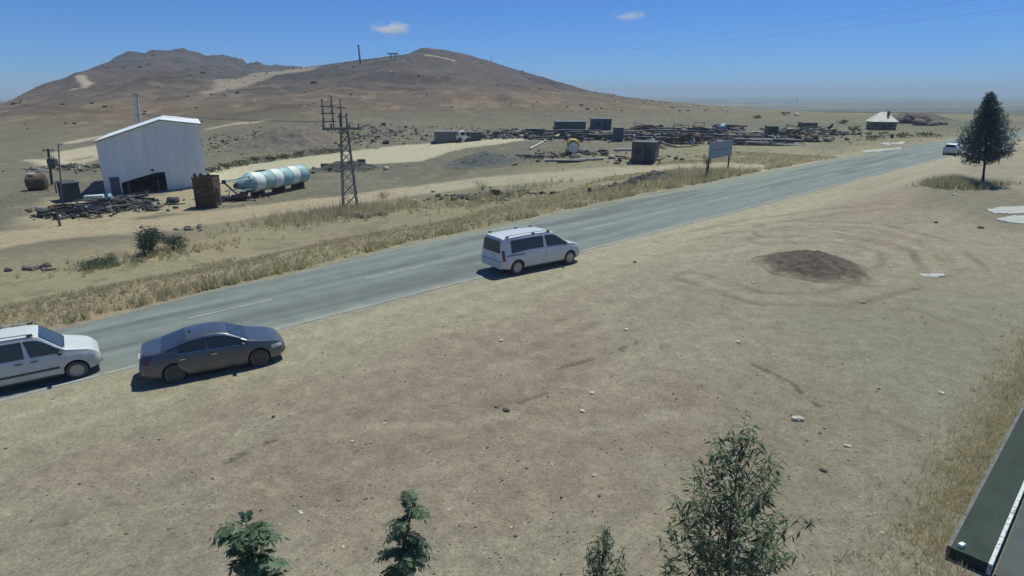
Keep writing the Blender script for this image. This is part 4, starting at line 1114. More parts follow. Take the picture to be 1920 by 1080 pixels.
# ------------------------------------------------------------------ steel yard
def beam_mesh(kind, L, seed):
    mb = MB()
    if kind == 'I':
        mb.box((0, 0, .02), (L, .22, .03)); mb.box((0, 0, .15), (L, .03, .23)); mb.box((0, 0, .28), (L, .22, .03))
        # one continuous profile
        mb = MB(); pr = [(-.11, 0), (.11, 0), (.11, .03), (.015, .04), (.015, .26), (.11, .27), (.11, .30), (-.11, .30), (-.11, .27), (-.015, .26), (-.015, .04), (-.11, .03)]
        mb.prism(pr, (-L / 2, 0, 0), (0, 1, 0), (0, 0, 1), (1, 0, 0), L)
    elif kind == 'O': mb.tube([(-L / 2, 0, .16), (L / 2, 0, .16)], .16, 10)
    elif kind == 'S': mb.prism([(-.1, 0), (.1, 0), (.1, .2), (-.1, .2)], (-L / 2, 0, 0), (0, 1, 0), (0, 0, 1), (1, 0, 0), L)
    elif kind == 'P':
        r_ = random.Random(seed); mb.prism([(0, 0), (L * .45, .0), (L * .5, .9), (.1, 1.0)], (-L / 4, 0, 0), (1, 0, 0), (0, .95, .3), (0, -.05, .1), .3)
    elif kind == 'T': mb.lathe([(.55, 0), (.6, .1), (.6, 1.2), (.55, 1.3)], 14, 'y', (0, 0, .6))
    elif kind == 'F':
        # an open rectangular frame
        w, h, t = L * .5, 1.1, .10
        out_ = [(-w, 0), (w, 0), (w, h), (-w, h)]; inn = [(-w + t, t), (w - t, t), (w - t, h - t), (-w + t, h - t)]
        vs = [(a, 0, b) for a, b in out_ + inn] + [(a, .12, b) for a, b in out_ + inn]; fs = []
        for i in range(4):
            j = (i + 1) % 4; fs += [(i, j, 4 + j, 4 + i), (8 + i, 12 + i, 12 + j, 8 + j), (i, 8 + i, 8 + j, j), (4 + i, 4 + j, 12 + j, 12 + i)]
        mb.add(vs, fs)
    return mb
PIECES = []
for kind, nm, ms in (('I', 'steel_beam', (M_RUSTGREY, M_STEELB, M_RUST)), ('O', 'steel_pipe', (M_STEELB, M_RUSTGREY, M_GALV)), ('S', 'steel_section', (M_STEELB, M_RUSTGREY)), ('P', 'sheet_plate', (M_RUST, M_STEELB)), ('T', 'scrap_drum', (M_RUST, M_BLUED)), ('F', 'scrap_rack', (M_RUSTGREY, M_STEELB))):
    for m in ms:
        for L in ((5.0, 8.0, 11.0) if kind in 'IOS' else (2.2, 3.2)):
            PIECES.append((kind, nm, m.name, beam_mesh(kind, L, 1).mesh(nm, m, 40 if kind in 'OT' else None)))
LBL = {'steel_beam': ('{c} steel beam lying {w}', 'beam', 'steel beams in the yard'), 'steel_pipe': ('{c} steel pipe lying {w}', 'pipe', 'steel pipes in the yard'),
       'steel_section': ('{c} square steel section lying {w}', 'steel section', 'steel sections in the yard'), 'sheet_plate': ('{c} sheet plate leaning {w}', 'plate', 'sheet plates in the yard'),
       'scrap_drum': ('{c} drum lying {w}', 'drum', 'drums in the yard'), 'scrap_rack': ('{c} open steel rack standing {w}', 'rack', 'steel racks in the yard')}
MC = {'rusty_steel': 'rusty brown', 'weathered_steel': 'weathered grey', 'blue_grey_steel': 'blue grey', 'galvanised_steel': 'galvanised', 'dull_blue_paint': 'dull blue'}
rs = random.Random(12)
WHERE = ['']
def piece(kinds, x, y, z, rz, tilt=0.0, mats=None, small=False):
    c = [q for q in PIECES if q[0] in kinds and (mats is None or q[2] in mats)]
    kd, nm, mn, me = rs.choice(c)
    o = bpy.data.objects.new(nm, me); COL.objects.link(o)
    o.location = (x, y, z); o.rotation_euler = (rs.uniform(-.1, .1) if kd not in 'PT' else rs.uniform(-.5, .5), tilt, rz)
    l, cat, g = LBL[nm]; tag(o, l.format(c=MC[mn], w=WHERE[0]), cat, MC[mn] + ' ' + g + ' ' + WHERE[0])
    f_ = rs.uniform(.45, .85) if kd in 'IOS' else 1.0; o.scale = (f_, 1, 1)
    if small: f_ = rs.uniform(.25, .5); o.scale = (f_, f_ * 1.4, f_ * 1.4)
    return o
def steel_stack(bpx, n, layers, rz, spread=.5, kinds='IOS', mats=None, where=''):
    p = hit(*bpx); a = toward(p) + rz; WHERE[0] = where
    for l in range(layers):
        for i in range(max(1, n - l)):
            off = (i - (n - l - 1) / 2) * spread + rs.uniform(-.12, .12)
            q = Vector((rs.uniform(-.8, .8), off, 0)); q.rotate(Matrix.Rotation(a, 3, 'Z'))
            piece(kinds, p.x + q.x, p.y + q.y, HZ(p.x + q.x, p.y + q.y) + l * .36, a + rs.uniform(-.06, .06), mats=mats)
def heap(bpx, n, rx, hz, where, kinds='IOSPTF', mats=None, small=False):
    p = hit(*bpx); k = px_per_m(p); r_ = rx / k; WHERE[0] = where
    for i in range(n):
        u_ = rs.gauss(0, .42); v_ = rs.gauss(0, .3)
        x = p.x + u_ * r_; y = p.y + r_ * .35 + v_ * r_
        z = HZ(x, y) + max(0, hz * (1 - (u_ * u_ + v_ * v_)) * rs.uniform(.0, .9))
        piece(kinds, x, y, z, rs.uniform(0, 6.28) if rs.random() < .5 else toward(p) + rs.uniform(-.5, .5), rs.uniform(-.18, .18), mats, small)
A_, B_, C_, D_, E_ = 'in the stacks before the long low shed', 'in the stack beside the narrow tall hut', 'in the stacks behind the square dark hut', 'in the bundles behind the sign board', 'in the bundles below the dark green container'
for b, n, l, rz, w in (((1000, 250), 4, 3, .1, A_), ((1040, 254), 5, 3, .05, A_), ((1080, 256), 5, 4, .0, A_), ((1120, 262), 5, 3, .05, B_), ((1015, 262), 3, 2, .0, A_), ((1180, 258), 4, 4, .1, B_), ((1225, 262), 5, 3, .0, C_), ((1245, 252), 5, 4, .15, C_), ((1275, 270), 5, 3, .05, C_), ((1290, 258), 4, 4, -.1, C_),
                    ((1330, 262), 4, 3, .1, D_), ((1385, 272), 5, 3, .0, D_), ((1415, 272), 5, 3, .05, E_), ((1450, 272), 5, 3, -.05, E_), ((1480, 270), 4, 2, .1, E_), ((1395, 260), 4, 2, .1, E_)):
    steel_stack(b, n, l, rz, .55, where=w)
heap((1270, 275), 16, 60, 1.4, 'in the loose heap right of the square dark hut'); heap((1320, 255), 22, 70, 1.6, 'in the tall heap behind the sign board'); heap((1210, 248), 14, 60, 1.4, 'in the heap behind the narrow tall hut')
heap((1370, 246), 14, 50, 1.3, 'in the heap left of the dark green container'); heap((1530, 248), 20, 40, 1.3, 'in the heap around the low brown container', small=True); heap((1500, 252), 10, 40, 1.0, 'between the green and brown containers')
heap((960, 250), 9, 40, 1.0, 'at the end of the pale gravel road', small=True); heap((930, 256), 6, 30, .8, 'right of the short dark grey container', small=True)
W_ = 'in the scrap heap before the big shed'
heap((190, 394), 60, 66, 1.0, W_, small=True); heap((140, 404), 34, 36, 1.0, 'in the scrap heap at the leaning post', small=True); heap((235, 384), 22, 40, .7, W_, small=True)
heap((335, 350), 14, 26, .6, 'between the big shed and the hopper bin', small=True); heap((1000, 300), 6, 50, .3, 'beside the blue grey gravel heap', 'IOS', small=True); heap((650, 322), 12, 60, .9, 'on the berm behind the pylon', small=True)
heap((430, 378), 10, 24, .4, 'around the screw conveyor', small=True)
steel_stack((1075, 304), 2, 1, .0, .6, mats=('galvanised_steel', 'weathered_steel'), where='in front of the yellow mixer')

# pale long items: concrete pipes and planks lying about
def pale_bar(a, b, r_, label, grp='pale bars on the ground'):
    pa_, pb_ = hit(*a), hit(*b)
    mb = MB(); mb.tube([Vector((0, 0, r_)), Vector((pb_.x - pa_.x, pb_.y - pa_.y, pb_.z - pa_.z + r_))], r_, 8); o = mb.build('concrete_post', mat('pale_concrete', (.52, .52, .46), .85, var=.15, vscale=3), loc=pa_)
    tag(o, label, 'post', grp); return o
for a, b in (((1022, 303), (1062, 303)), ((1078, 302), (1132, 300)), ((1150, 283), (1184, 283)), ((1372, 250), (1402, 250)), ((1404, 250), (1438, 249)), ((993, 281), (1018, 268)), ((1466, 243), (1490, 244))):
    pale_bar(a, b, .17, 'long pale concrete post lying flat on the yard ground')
for (x_, y_, w_) in ((1146, 297, 11), (1233, 301, 9), (960, 248, 6), (1022, 266, 7), (1494, 217, 10), (1347, 254, 7), (1350, 243, 6), (1520, 237, 8), (1528, 252, 8), (1385, 286, 7), (1190, 283, 6), (1552, 247, 9), (868, 250, 9), (112, 408, 8), (155, 402, 7), (150, 414, 7), (186, 384, 10), (200, 377, 12), (150, 316, 7), (158, 310, 6), (68, 343, 6), (905, 378, 10), (812, 360, 9), (778, 380, 12), (950, 376, 8), (920, 352, 7)):
    p = hit(x_, y_); k = px_per_m(p); r_ = w_ / k / 2
    mb = MB(); mb.blob((0, 0, r_ * .4), (r_, r_ * .9, r_ * .7), int(x_), 2, .5); o = mb.build('pale_block', M_PALESTONE, loc=p)
    tag(o, 'chunk of pale broken stone lying in the yard beyond the road', 'stone', 'pale stone chunks beyond the road')
# white slab by the shed
p = hit(178, 372); k = px_per_m(p)
mb = MB(); mb.box((0, 0, .2), (30 / k, 1.2, .35)); o = mb.build('concrete_slab', M_WHITEP, loc=p, rz=.35); tag(o, 'pale concrete slab lying at the left corner of the big shed', 'slab')
p = hit(72, 356); k = px_per_m(p)
tk = empty('old_tank', p, .5); tag(tk, 'round rusty tank with pale lid lying below the quarry face', 'tank')
mb = MB(); mb.lathe([(.4, -1.1), (.95, -.9), (.95, .9), (.4, 1.1)], 18, 'x', (0, 0, .9)); mb.build('shell', M_RUST, tk, 40)
mb = MB(); mb.lathe([(.35, 1.75), (.35, 1.95), (.1, 2.0)], 14, c=(-.3, -.2, 0)); mb.build('lid', M_PALESTONE, tk, 40)

# small white site machine
p = hit(868, 266); k = px_per_m(p)
sm_ = empty('site_loader', p, .4); tag(sm_, 'small white site machine between two grey containers', 'loader')
mb = MB(); mb.prism([(-1.2, .45), (1.3, .45), (1.3, .9), (.5, 1.1), (.3, 1.9), (-.8, 1.9), (-1.0, 1.1), (-1.2, 1.0)], (0, -.6, 0), (1, 0, 0), (0, 0, 1), (0, 1, 0), 1.2); mb.build('body', M_WHITEP, sm_)
mb = MB(); mb.prism([(-.62, 1.2), (.28, 1.2), (.18, 1.75), (-.55, 1.75)], (0, -.63, 0), (1, 0, 0), (0, 0, 1), (0, 1, 0), .02); mb.build('window', M_GLASS, sm_)
for x in (-.8, .9):
    for sg in (-1, 1):
        mb = MB(); mb.lathe([(.2, -.12), (.42, -.1), (.42, .1), (.2, .12)], 14, 'y', (x, sg * .6, .42)); mb.build('wheel', M_TYRE, sm_)
mb = MB(); mb.prism([(1.5, .1), (2.0, .1), (1.75, .8), (1.5, .8)], (0, -.7, 0), (1, 0, 0), (0, 0, 1), (0, 1, 0), 1.4); mb.build('bucket', M_RUST, sm_)

# yellow mixer drum machine
p = hit(1074, 290); k = px_per_m(p)
mx_ = empty('concrete_mixer', p, toward(p)); tag(mx_, 'yellow concrete mixer machine with white drum front in the yard', 'mixer')
rd = 12 / k
mb = MB(); mb.lathe([(rd * .45, -rd * .7), (rd * .8, -rd * .55), (rd * .98, .1), (rd * 1.0, rd * .6), (rd * .6, rd * 1.1)], 18, 'y', (0, 0, rd * 1.5)); mb.build('drum', M_YELLOW, mx_, 40)
mb = MB(); mb.lathe([(rd * .72, -rd * .74), (rd * .76, -rd * .66), (rd * .3, -rd * .60)], 18, 'y', (0, 0, rd * 1.15)); mb.build('drum_mouth', M_WHITEP, mx_, 40)
for sg in (-1, 1):
    mb = MB(); mb.tube([(sg * rd * .6, -.2, -.1), (sg * rd * .95, .1, rd * 2.3)], .10, 6); mb.build('frame_leg', M_YELLOW, mx_)
    mb = MB(); mb.lathe([(.15, -.1), (.4, -.08), (.4, .08), (.15, .1)], 14, 'x', (sg * rd * 1.05, .5, .4)); mb.build('wheel', M_TYRE, mx_)
mb = MB(); mb.box((rd * .2, .6, rd * 2.7), (rd * .9, .5, rd * .5)); mb.build('engine', M_RUST, mx_)

# sign board on two posts beside a small tree
p1, p2 = hit(1327, 330), hit(1365, 321)
sg_ = empty('sign_board', (p1.x, p1.y, p1.z), math.atan2(p2.y - p1.y, p2.x - p1.x)); wd = (p2 - p1).to_2d().length; k = px_per_m(p1)
tag(sg_, 'weathered blue grey sign board on two posts at the road junction', 'sign')
dz = p2.z - p1.z
mb = MB(); mb.box((wd / 2, -.04, 46 / k), (wd * 1.12, .06, 30 / k)); mb.build('panel', M_SIGN, sg_)
for x, zz in ((.0, 0), (wd, dz)):
    mb = MB(); mb.tube([(x, .04, zz - .3), (x, .04, 60 / k)], .085, 6); mb.build('post', M_WOOD, sg_)
mb = MB(); mb.box((wd / 2, -.085, 46 / k), (wd * .9, .03, .05)); mb.build('seam', M_GALV, sg_)

# ------------------------------------------------------------------ far house, rubble, tower
p = hit(1656, 244); k = px_per_m(p)
hs_ = empty('farm_house', (p.x, p.y, p.z), toward(p) + .25); tag(hs_, 'small square house with white hipped roof beside the road', 'house')
w_, hh = 42 / k, 15 / k
mb = MB(); mb.box((0, w_ * .45, hh / 2 - .1), (w_, w_ * .9, hh + .2)); wl_ = mb.build('wall', M_HOUSEW, hs_)
mb = MB(); e_ = .35
mb.add([(-w_ / 2 - e_, -e_, hh), (w_ / 2 + e_, -e_, hh), (w_ / 2 + e_, w_ * .9 + e_, hh), (-w_ / 2 - e_, w_ * .9 + e_, hh), (-.6, w_ * .45, hh + 17 / k), (.6, w_ * .45, hh + 17 / k)], [(0, 1, 5, 4), (1, 2, 5), (2, 3, 4, 5), (3, 0, 4), (0, 3, 2, 1)]); rf = mb.build('roof', M_HOUSER, hs_)
mb = MB(); mb.box((.9, w_ * .3, hh + 13 / k), (.5, .5, 1.4)); mb.build('chimney', M_ROCK, rf)
for x in (-.3, .25):
    mb = MB(); mb.box((w_ * x, -.02, hh * .55), (w_ * .16, .06, hh * .4)); wi = mb.build('window', M_DARKIN, hs_)
    mb = MB(); mb.box((w_ * x, -.07, hh * .33), (w_ * .2, .1, .08)); mb.build('sill', M_CONC, wi)
mb = MB(); mb.box((w_ * .02, -.02, hh * .4), (w_ * .14, .06, hh * .8)); mb.build('door', M_WOOD, hs_)

def rocks(bpx, n, rx, size, m, label, grp, name='rock'):
    p = hit(*bpx); k = px_per_m(p); r_ = rx / k
    for i in range(n):
        x = p.x + rs.gauss(0, .45) * r_; y = p.y + rs.gauss(0, .3) * r_ * .7; s_ = size * rs.uniform(.5, 1.4)
        mb = MB(); mb.blob((0, 0, s_ * .25), (s_ * rs.uniform(.8, 1.3), s_ * rs.uniform(.8, 1.2), s_ * rs.uniform(.5, .9)), rs.randint(0, 9999), 2, .6)
        o = mb.build(name, m, loc=(x, y, HZ(x, y))); tag(o, label, 'rock', grp)
rocks((1712, 232), 16, 34, 1.3, M_DARKROCK, 'dark basalt boulder in the rubble heap behind the house', 'rubble behind the house')
rocks((1760, 235), 8, 34, .9, M_ROCK, 'brown boulder scattered between house rubble and road', 'boulders right of the house')
rocks((1212, 343), 26, 50, .55, M_DARKROCK, 'dark rock in the long rubble pile on the road verge', 'rubble pile on the verge')
rocks((900, 372), 16, 60, .45, M_ROCK, 'brown rock among dry weeds on the verge behind the van', 'rocks on the verge')
rocks((650, 404), 10, 60, .35, M_ROCK, 'brown rock in the dry grass at the pylon foot', 'rocks at the pylon')
rocks((60, 505), 14, 40, .22, M_ROCK, 'brown stone on the bank below the dirt track', 'stones on the bank')
rocks((330, 430), 10, 60, .22, M_ROCK, 'brown stone along the edge of the dirt track', 'stones by the track')

p = hit(1493, 193); k = px_per_m(p)
tw = empty('white_tower', p); tag(tw, 'tiny white tower far out on the plain', 'tower')
mb = MB(); mb.lathe([(2.6 / k, -1), (2.2 / k, 7 / k)], 10); mb.build('shaft', M_WHITEP, tw); mb = MB(); mb.lathe([(1.6 / k, 7 / k), (.2 / k, 13 / k)], 10); mb.build('spire', M_WHITEP, tw)

# low heaps of earth and gravel
def mound(name, bpx, rx, ry, h, m, label, seed, soil=(.098, .088, .068)):
    p = hit(*bpx); k = px_per_m(p); r_ = random.Random(seed); n = 96
    xs_ = np.linspace(-1, 1, n); X, Y = np.meshgrid(xs_, xs_, indexing='ij')
    ang = np.arctan2(Y, X); rr = np.hypot(X, Y) / (1 - .22 * (fbm(np.cos(ang) * 2 + seed, np.sin(ang) * 2, 3, seed) - .3))
    prof = np.clip(1 - rr, 0, 1); prof = prof * prof * (3 - 2 * prof)
    Zl = h * prof * (1 + .7 * (fbm(X * 3 + seed, Y * 3, 4, seed + 3) - .5)) + .28 * h * (fbm(X * 15, Y * 15, 3, seed + 5) - .5) * np.minimum(1, prof * 4)
    wx_ = p.x + X * rx; wy_ = p.y + Y * ry
    Zl = Zl + H(wx_.ravel(), wy_.ravel()).reshape(n, n) + .035 - .13 * smooth(.86, 1.0, rr)
    ii = np.arange(n * n).reshape(n, n); q = np.stack([ii[:-1, :-1], ii[1:, :-1], ii[1:, 1:], ii[:-1, 1:]], -1).reshape(-1, 4)
    keep = (rr.ravel()[q].min(1) < 1.0); q = q[keep]; us_, inv = np.unique(q, return_inverse=True)
    vs = np.stack([wx_.ravel(), wy_.ravel(), Zl.ravel()], 1)[us_] - np.array(p)
    gc = ground_colour(wx_.ravel(), wy_.ravel(), Zl.ravel()); kf = smooth(.02, .35, 1 - rr.ravel() + .35 * (fbm(X * 6, Y * 6, 4, seed + 8).ravel() - .5))
    sc_ = np.array(soil)[None] * (.7 + .6 * fbm(X * 9, Y * 9, 4, seed + 9).ravel())[:, None]
    o = np_obj(name, vs, inv.reshape(-1, 4), M_GROUND, cols=(gc * (1 - kf[:, None]) + sc_ * kf[:, None])[us_], smooth_s=True); o.location = p; tag(o, label, 'mound'); return o
mound('soil_mound', (1522, 500), 3.0, 3.2, .64, M_SOIL, 'low dark brown heap of soil on the bare gravel lot', 4, (.122, .100, .080))
mound('gravel_heap', (905, 306), 7.0, 6.0, 1.4, M_GRAVELH, 'broad blue grey gravel heap beside the pale gravel road', 9, (.115, .125, .118))
mound('earth_berm', (650, 318), 6.5, 2.6, 1.2, M_GRAVELH, 'dark low berm of earth behind the lattice pylon', 15, (.10, .105, .095))
mound('spoil_heap', (540, 268), 13, 14, 3.2, M_ROCK, 'brown spoil heap at the foot of the hill behind the gravel road', 22, (.17, .145, .115))
mound('earth_berm', (1720, 226), 16, 9, 2.2, M_ROCK, 'brown rocky rise behind the white roofed house', 27, (.14, .125, .10))
for (x_, y_, w_, h_) in ((610, 312, 15, 8), (678, 305, 15, 9)):
    p = hit(x_, y_ + 3); k = px_per_m(p); mb = MB(); mb.box((0, 0, h_ / k / 2), (w_ / k, 1.0, h_ / k)); o = mb.build('stone_block', M_DARKROCK, loc=p, rz=.2); tag(o, 'dark squared stone block on the berm behind the pylon', 'block', 'blocks on the berm')

# pale concrete pads by the pine and the junction
def pad(pix, label, m=M_CONC, th=.05):
    r_ = random.Random(str(pix)); px2 = []
    for (a0, b0), (a1, b1) in zip(pix, pix[1:] + pix[:1]):
        for j in range(6): px2.append((a0 + (a1 - a0) * j / 6 + r_.uniform(-3, 3), b0 + (b1 - b0) * j / 6 + r_.uniform(-.8, .8)))
    pts = [hit(*q) for q in px2]; c = sum(pts, Vector()) / len(pts); n = len(pts); mb = MB()
    mb.add([q - c + Vector((0, 0, th)) for q in pts] + [q - c - Vector((0, 0, .15)) for q in pts], [tuple(range(n)), tuple(range(2 * n - 1, n - 1, -1))] + [(i, i + n, (i + 1) % n + n, (i + 1) % n) for i in range(n)])
    o = mb.build('concrete_pad', m, loc=c); tag(o, label, 'slab'); return o
M_PADC = mat('pale_concrete_pad', (.40, .41, .37), .85, var=.15, vscale=1.2)
pad([(1850, 394), (1880, 388), (1960, 386), (1980, 398), (1900, 402), (1862, 401)], 'pale flat concrete pad on the lot right of the pine tree', M_PADC)
pad([(1868, 412), (1900, 405), (1975, 406), (1985, 420), (1900, 420)], 'second pale concrete pad on the near side of the first', M_PADC)
pad([(1612, 284), (1690, 277), (1688, 280), (1625, 286)], 'thin pale concrete strip along the far road edge', M_PADC)
pad([(1648, 269), (1698, 266), (1696, 270), (1660, 272)], 'small pale concrete pad between road and house', M_PADC)
pad([(1725, 514), (1770, 513), (1772, 519), (1730, 520)], 'small pale patch of spilled cement on the lot', M_PADC, .02)

# ------------------------------------------------------------------ dark wall at the lower right
PZ = .22
t_out = .5 * (st(flat(1893, 838, PZ))[1] + st(flat(1768, 1030, PZ))[1]); tb = .5 * (st(flat(1895, 972, PZ))[1] + st(flat(1850, 1048, PZ))[1])
s0 = st(flat(1764, 1018, PZ))[0]
wall = empty('bitumen_plinth', (*xy(s0, tb), 0), math.pi / 2 - ROAD_TH); tag(wall, 'low dark bitumen coated plinth with worn white edge beside the dry weeds', 'plinth')
pw = t_out - tb
mb = MB(); mb.box((15, pw / 2, PZ / 2 - .1), (30, pw, PZ + .2)); mb.build('plinth_top', M_WALLPT, wall)
for i in range(24):
    mb = MB(); mb.box((.62 + 1.25 * i, pw + .032, PZ / 2 - .04), (1.23, .06, PZ + .10)); mb.build('edge_board', M_COPING, wall)
for i in range(30):
    mb = MB(); mb.box((.5 + i * 1.0, -.032, PZ / 2 - .1 + .004 * (i % 3)), (.985, .06, PZ + .2)); mb.build('kerb_stone', M_WHITEWASH, wall)
mb = MB(); c4 = [xy(s0 - .0, tb - .11), xy(s0 + 30, tb - .11), xy(s0 + 30, tb - 1.6), xy(s0, tb - 1.6)]
mb.add([(q[0], q[1], .06) for q in c4] + [(q[0], q[1], -.1) for q in c4], [(0, 1, 2, 3), (7, 6, 5, 4), (0, 4, 5, 1), (1, 5, 6, 2), (2, 6, 7, 3), (3, 7, 4, 0)]); o = mb.build('pavement', mat('dull_paving', (.075, .09, .085), .9, var=.25, vscale=2)); tag(o, kind='structure')
mb = MB(); mb.box((0, 0, .035), (.11, .07, .07)); o = mb.build('white_box', M_WHITEP, loc=Vector((*xy(s0 + .15, t_out - .12), PZ)), rz=.4); tag(o, 'small white box on the end of the dark plinth', 'box')

# ------------------------------------------------------------------ vegetation
def blades(P, h, w, lean, col, k=6, seed=1, spread=.12):
    """grass tufts: P (n,3) feet, k blades each; returns verts, tris, colours"""
    r_ = np.random.default_rng(seed); n = len(P); m = n * k
    base = np.repeat(P, k, 0).copy(); hh = np.repeat(h, k) * r_.uniform(.55, 1.15, m)
    base[:, :2] += r_.normal(0, spread, (m, 2)) * np.repeat(h, k)[:, None] * 1.2
    a = r_.uniform(0, 2 * np.pi, m); dx = np.stack([np.cos(a), np.sin(a)], 1)
    b = r_.uniform(0, 2 * np.pi, m); ln = r_.uniform(.1, 1, m) * lean
    tip = base.copy(); tip[:, 0] += np.cos(b) * ln * hh; tip[:, 1] += np.sin(b) * ln * hh; tip[:, 2] += hh * np.sqrt(np.maximum(.2, 1 - ln ** 2 * .6))
    ww = np.repeat(w, k) * r_.uniform(.6, 1.3, m) if np.ndim(w) else w * r_.uniform(.6, 1.3, m)
    v0 = base.copy(); v0[:, :2] -= dx * ww[:, None] / 2; v1 = base.copy(); v1[:, :2] += dx * ww[:, None] / 2
    v0[:, 2] -= .03; v1[:, 2] -= .03
    V = np.stack([v0, v1, tip], 1).reshape(-1, 3); T = np.arange(m * 3).reshape(-1, 3)
    c = np.repeat(col, k, 0) * r_.uniform(.75, 1.25, (m, 1)); C = np.repeat(c, 3, 0)
    return V, T, np.clip(C, 0, 1)
def feet(s_, t_):
    x = s_ * U[0] + t_ * N[0]; y = s_ * U[1] + t_ * N[1]
    return np.stack([x, y, H(x, y)], 1)
def join(L):
    V = []; T = []; C = []; o = 0
    for v, t, c in L: V.append(v); T.append(t + o); C.append(c); o += len(v)
    return np.concatenate(V), np.concatenate(T), np.concatenate(C)

STRAW = np.array([.62, .55, .34]); STRAWD = np.array([.46, .41, .26]); OLIVE = np.array([.31, .34, .19]); RUSTG = np.array([.48, .38, .24])
def tone(n, seed, wt=(.45, .3, .15, .1)):
    r_ = np.random.default_rng(seed); k = r_.choice(4, n, p=wt); return np.stack([STRAW, STRAWD, OLIVE, RUSTG])[k]
gr = np.random.default_rng(31)
L = []
# the bank between road and track
n = 42000; s_ = gr.uniform(-30, 88, n); d_ = gr.uniform(.35, 16, n) ** 1.0
t_ = far_edge(s_) + d_; P = feet(s_, t_)
tr = np.full(n, -9.0)
for i in range(len(TRACK) - 1): tr = np.maximum(tr, .5 * (TRACK_W[i] + TRACK_W[i + 1]) - dist_line(P[:, 0], P[:, 1], TRACK[i:i + 2]))
dens = fbm(P[:, 0] / 4, P[:, 1] / 4, 3, 301)
keep = (tr < .2 - .5 * dens) & (dens > .24) & ~((d_ > 9) & (tr < -4.0) & (dens < .45)); P = P[keep]; d2 = d_[keep]
hh = gr.uniform(.08, .27, len(P)) * (1 + .6 * np.exp(-d2 / 1.2)); L.append(blades(P, hh, .035, .8, tone(len(P), 1), 7, 2))
# taller fringe along the asphalt
n = 3600; s_ = gr.uniform(-30, 74, n); t_ = far_edge(s_) + .25 + np.abs(gr.normal(0, .55, n)); P = feet(s_, t_)
cl = fbm(s_ / 2.2, s_ * 0, 3, 302); P = P[cl > .42]; L.append(blades(P, gr.uniform(.2, .55, len(P)), .035, .7, tone(len(P), 2, (.4, .25, .28, .07)), 9, 3))
# tall weeds round the pylon, the rubble pile and the sign
for (x_, y_, n, rx, ry, h0_, h1_) in ((650, 402, 420, 9, 3, .5, 1.2), (700, 398, 160, 7, 2.5, .4, .9), (930, 372, 260, 8, 2.5, .4, 1.0), (1210, 348, 300, 9, 2.5, .4, .9), (1300, 335, 420, 8, 2, .5, 1.1), (1250, 330, 150, 6, 2, .4, .9), (1370, 328, 200, 5, 1.5, .3, .7), (560, 412, 120, 6, 2, .3, .8), (300, 480, 200, 6, 2, .3, .6)):
    p = hit(x_, y_); a = gr.normal(0, .5, (n, 2)) * [rx, ry]; x = p.x + a[:, 0] * U[0] + a[:, 1] * N[0]; y = p.y + a[:, 0] * U[1] + a[:, 1] * N[1]
    kk = (x * N[0] + y * N[1]) > far_edge(x * U[0] + y * U[1]) + .2
    P = np.stack([x, y, H(x, y)], 1)[kk]; L.append(blades(P, gr.uniform(h0_, h1_, len(P)), .04, .5, tone(len(P), x_, (.35, .35, .15, .15)), 10, x_))
# sparse tufts in the yard and on the open ground to the right
n = 9000; x = gr.uniform(-60, 150, n); y = gr.uniform(45, 190, n); P = np.stack([x, y, H(x, y)], 1); s_ = x * U[0] + y * U[1]; t_ = x * N[0] + y * N[1]
tr = np.full(n, -9.0)
for i in range(len(TRACK) - 1): tr = np.maximum(tr, .5 * (TRACK_W[i] + TRACK_W[i + 1]) - dist_line(x, y, TRACK[i:i + 2]))
k = (t_ > far_edge(s_) + 1) & (tr < 0) & (sd_poly(x, y, YARD) < 0) & (sd_poly(x, y, APRON) < 0) & (sd_poly(x, y, JUNC) < 0) & (fbm(x / 12, y / 12, 3, 305) > .45)
P = P[k]; L.append(blades(P, gr.uniform(.15, .45, len(P)), .06, .8, tone(len(P), 7, (.25, .4, .3, .05)), 6, 8))
V, T, C = join(L)
o = np_obj('dry_grass', V, T, M_GRASS, cols=C); tag(o, 'dry straw coloured grass and weeds on the bank beyond the road', 'grass', kind='stuff')

# dry weeds by the dark wall (lower right)
n = 2600; s_ = gr.uniform(s0 - 5.5, s0 + 16, n); t_ = t_out + .10 + np.abs(gr.normal(0, .45, n)) * np.interp(s_, [s0 - 5.5, s0, s0 + 10], [.7, 1.1, 1.2]); t_ = np.where(s_ < s0 - .2, tb - .1 + (t_ - t_out) * 1.7, t_)
P = feet(s_, t_); L = [blades(P, gr.uniform(.08, .34, n), .012, .9, tone(n, 11, (.62, .14, .08, .16)), 9, 12, .25)]
V, T, C = join(L); o = np_obj('dry_weeds', V, T, M_GRASS, cols=C); tag(o, 'tangle of dry straw weeds along the dark plinth', 'weeds', kind='stuff')
# grass island under the pine
pb_ = hit(1842, 345)
n = 1500; p = hit(1786, 350); a = gr.normal(0, .45, (n, 2)) * [2.4, 2.0]; x = p.x + a[:, 0]; y = p.y + a[:, 1]; P = np.stack([x, y, H(x, y)], 1)
L = [blades(P, np.clip(1.35 - .55 * (np.hypot(a[:, 0] / 2.4, a[:, 1] / 2.0)), .3, 1.4) * gr.uniform(.5, 1.0, n), .04, .5, tone(n, 21, (.25, .25, .45, .05)), 8, 22)]
n = 260; a = gr.normal(0, .5, (n, 2)) * [2.6, 1.6]; x = pb_.x + a[:, 0]; y = pb_.y + a[:, 1]; P = np.stack([x, y, H(x, y)], 1)
L.append(blades(P, gr.uniform(.15, .5, n), .04, .6, tone(n, 23, (.2, .3, .45, .05)), 8, 24))
V, T, C = join(L); o = np_obj('grass_island', V, T, M_GRASS, cols=C); tag(o, 'patch of tall olive and straw grass at the pine tree foot', 'grass', kind='stuff')

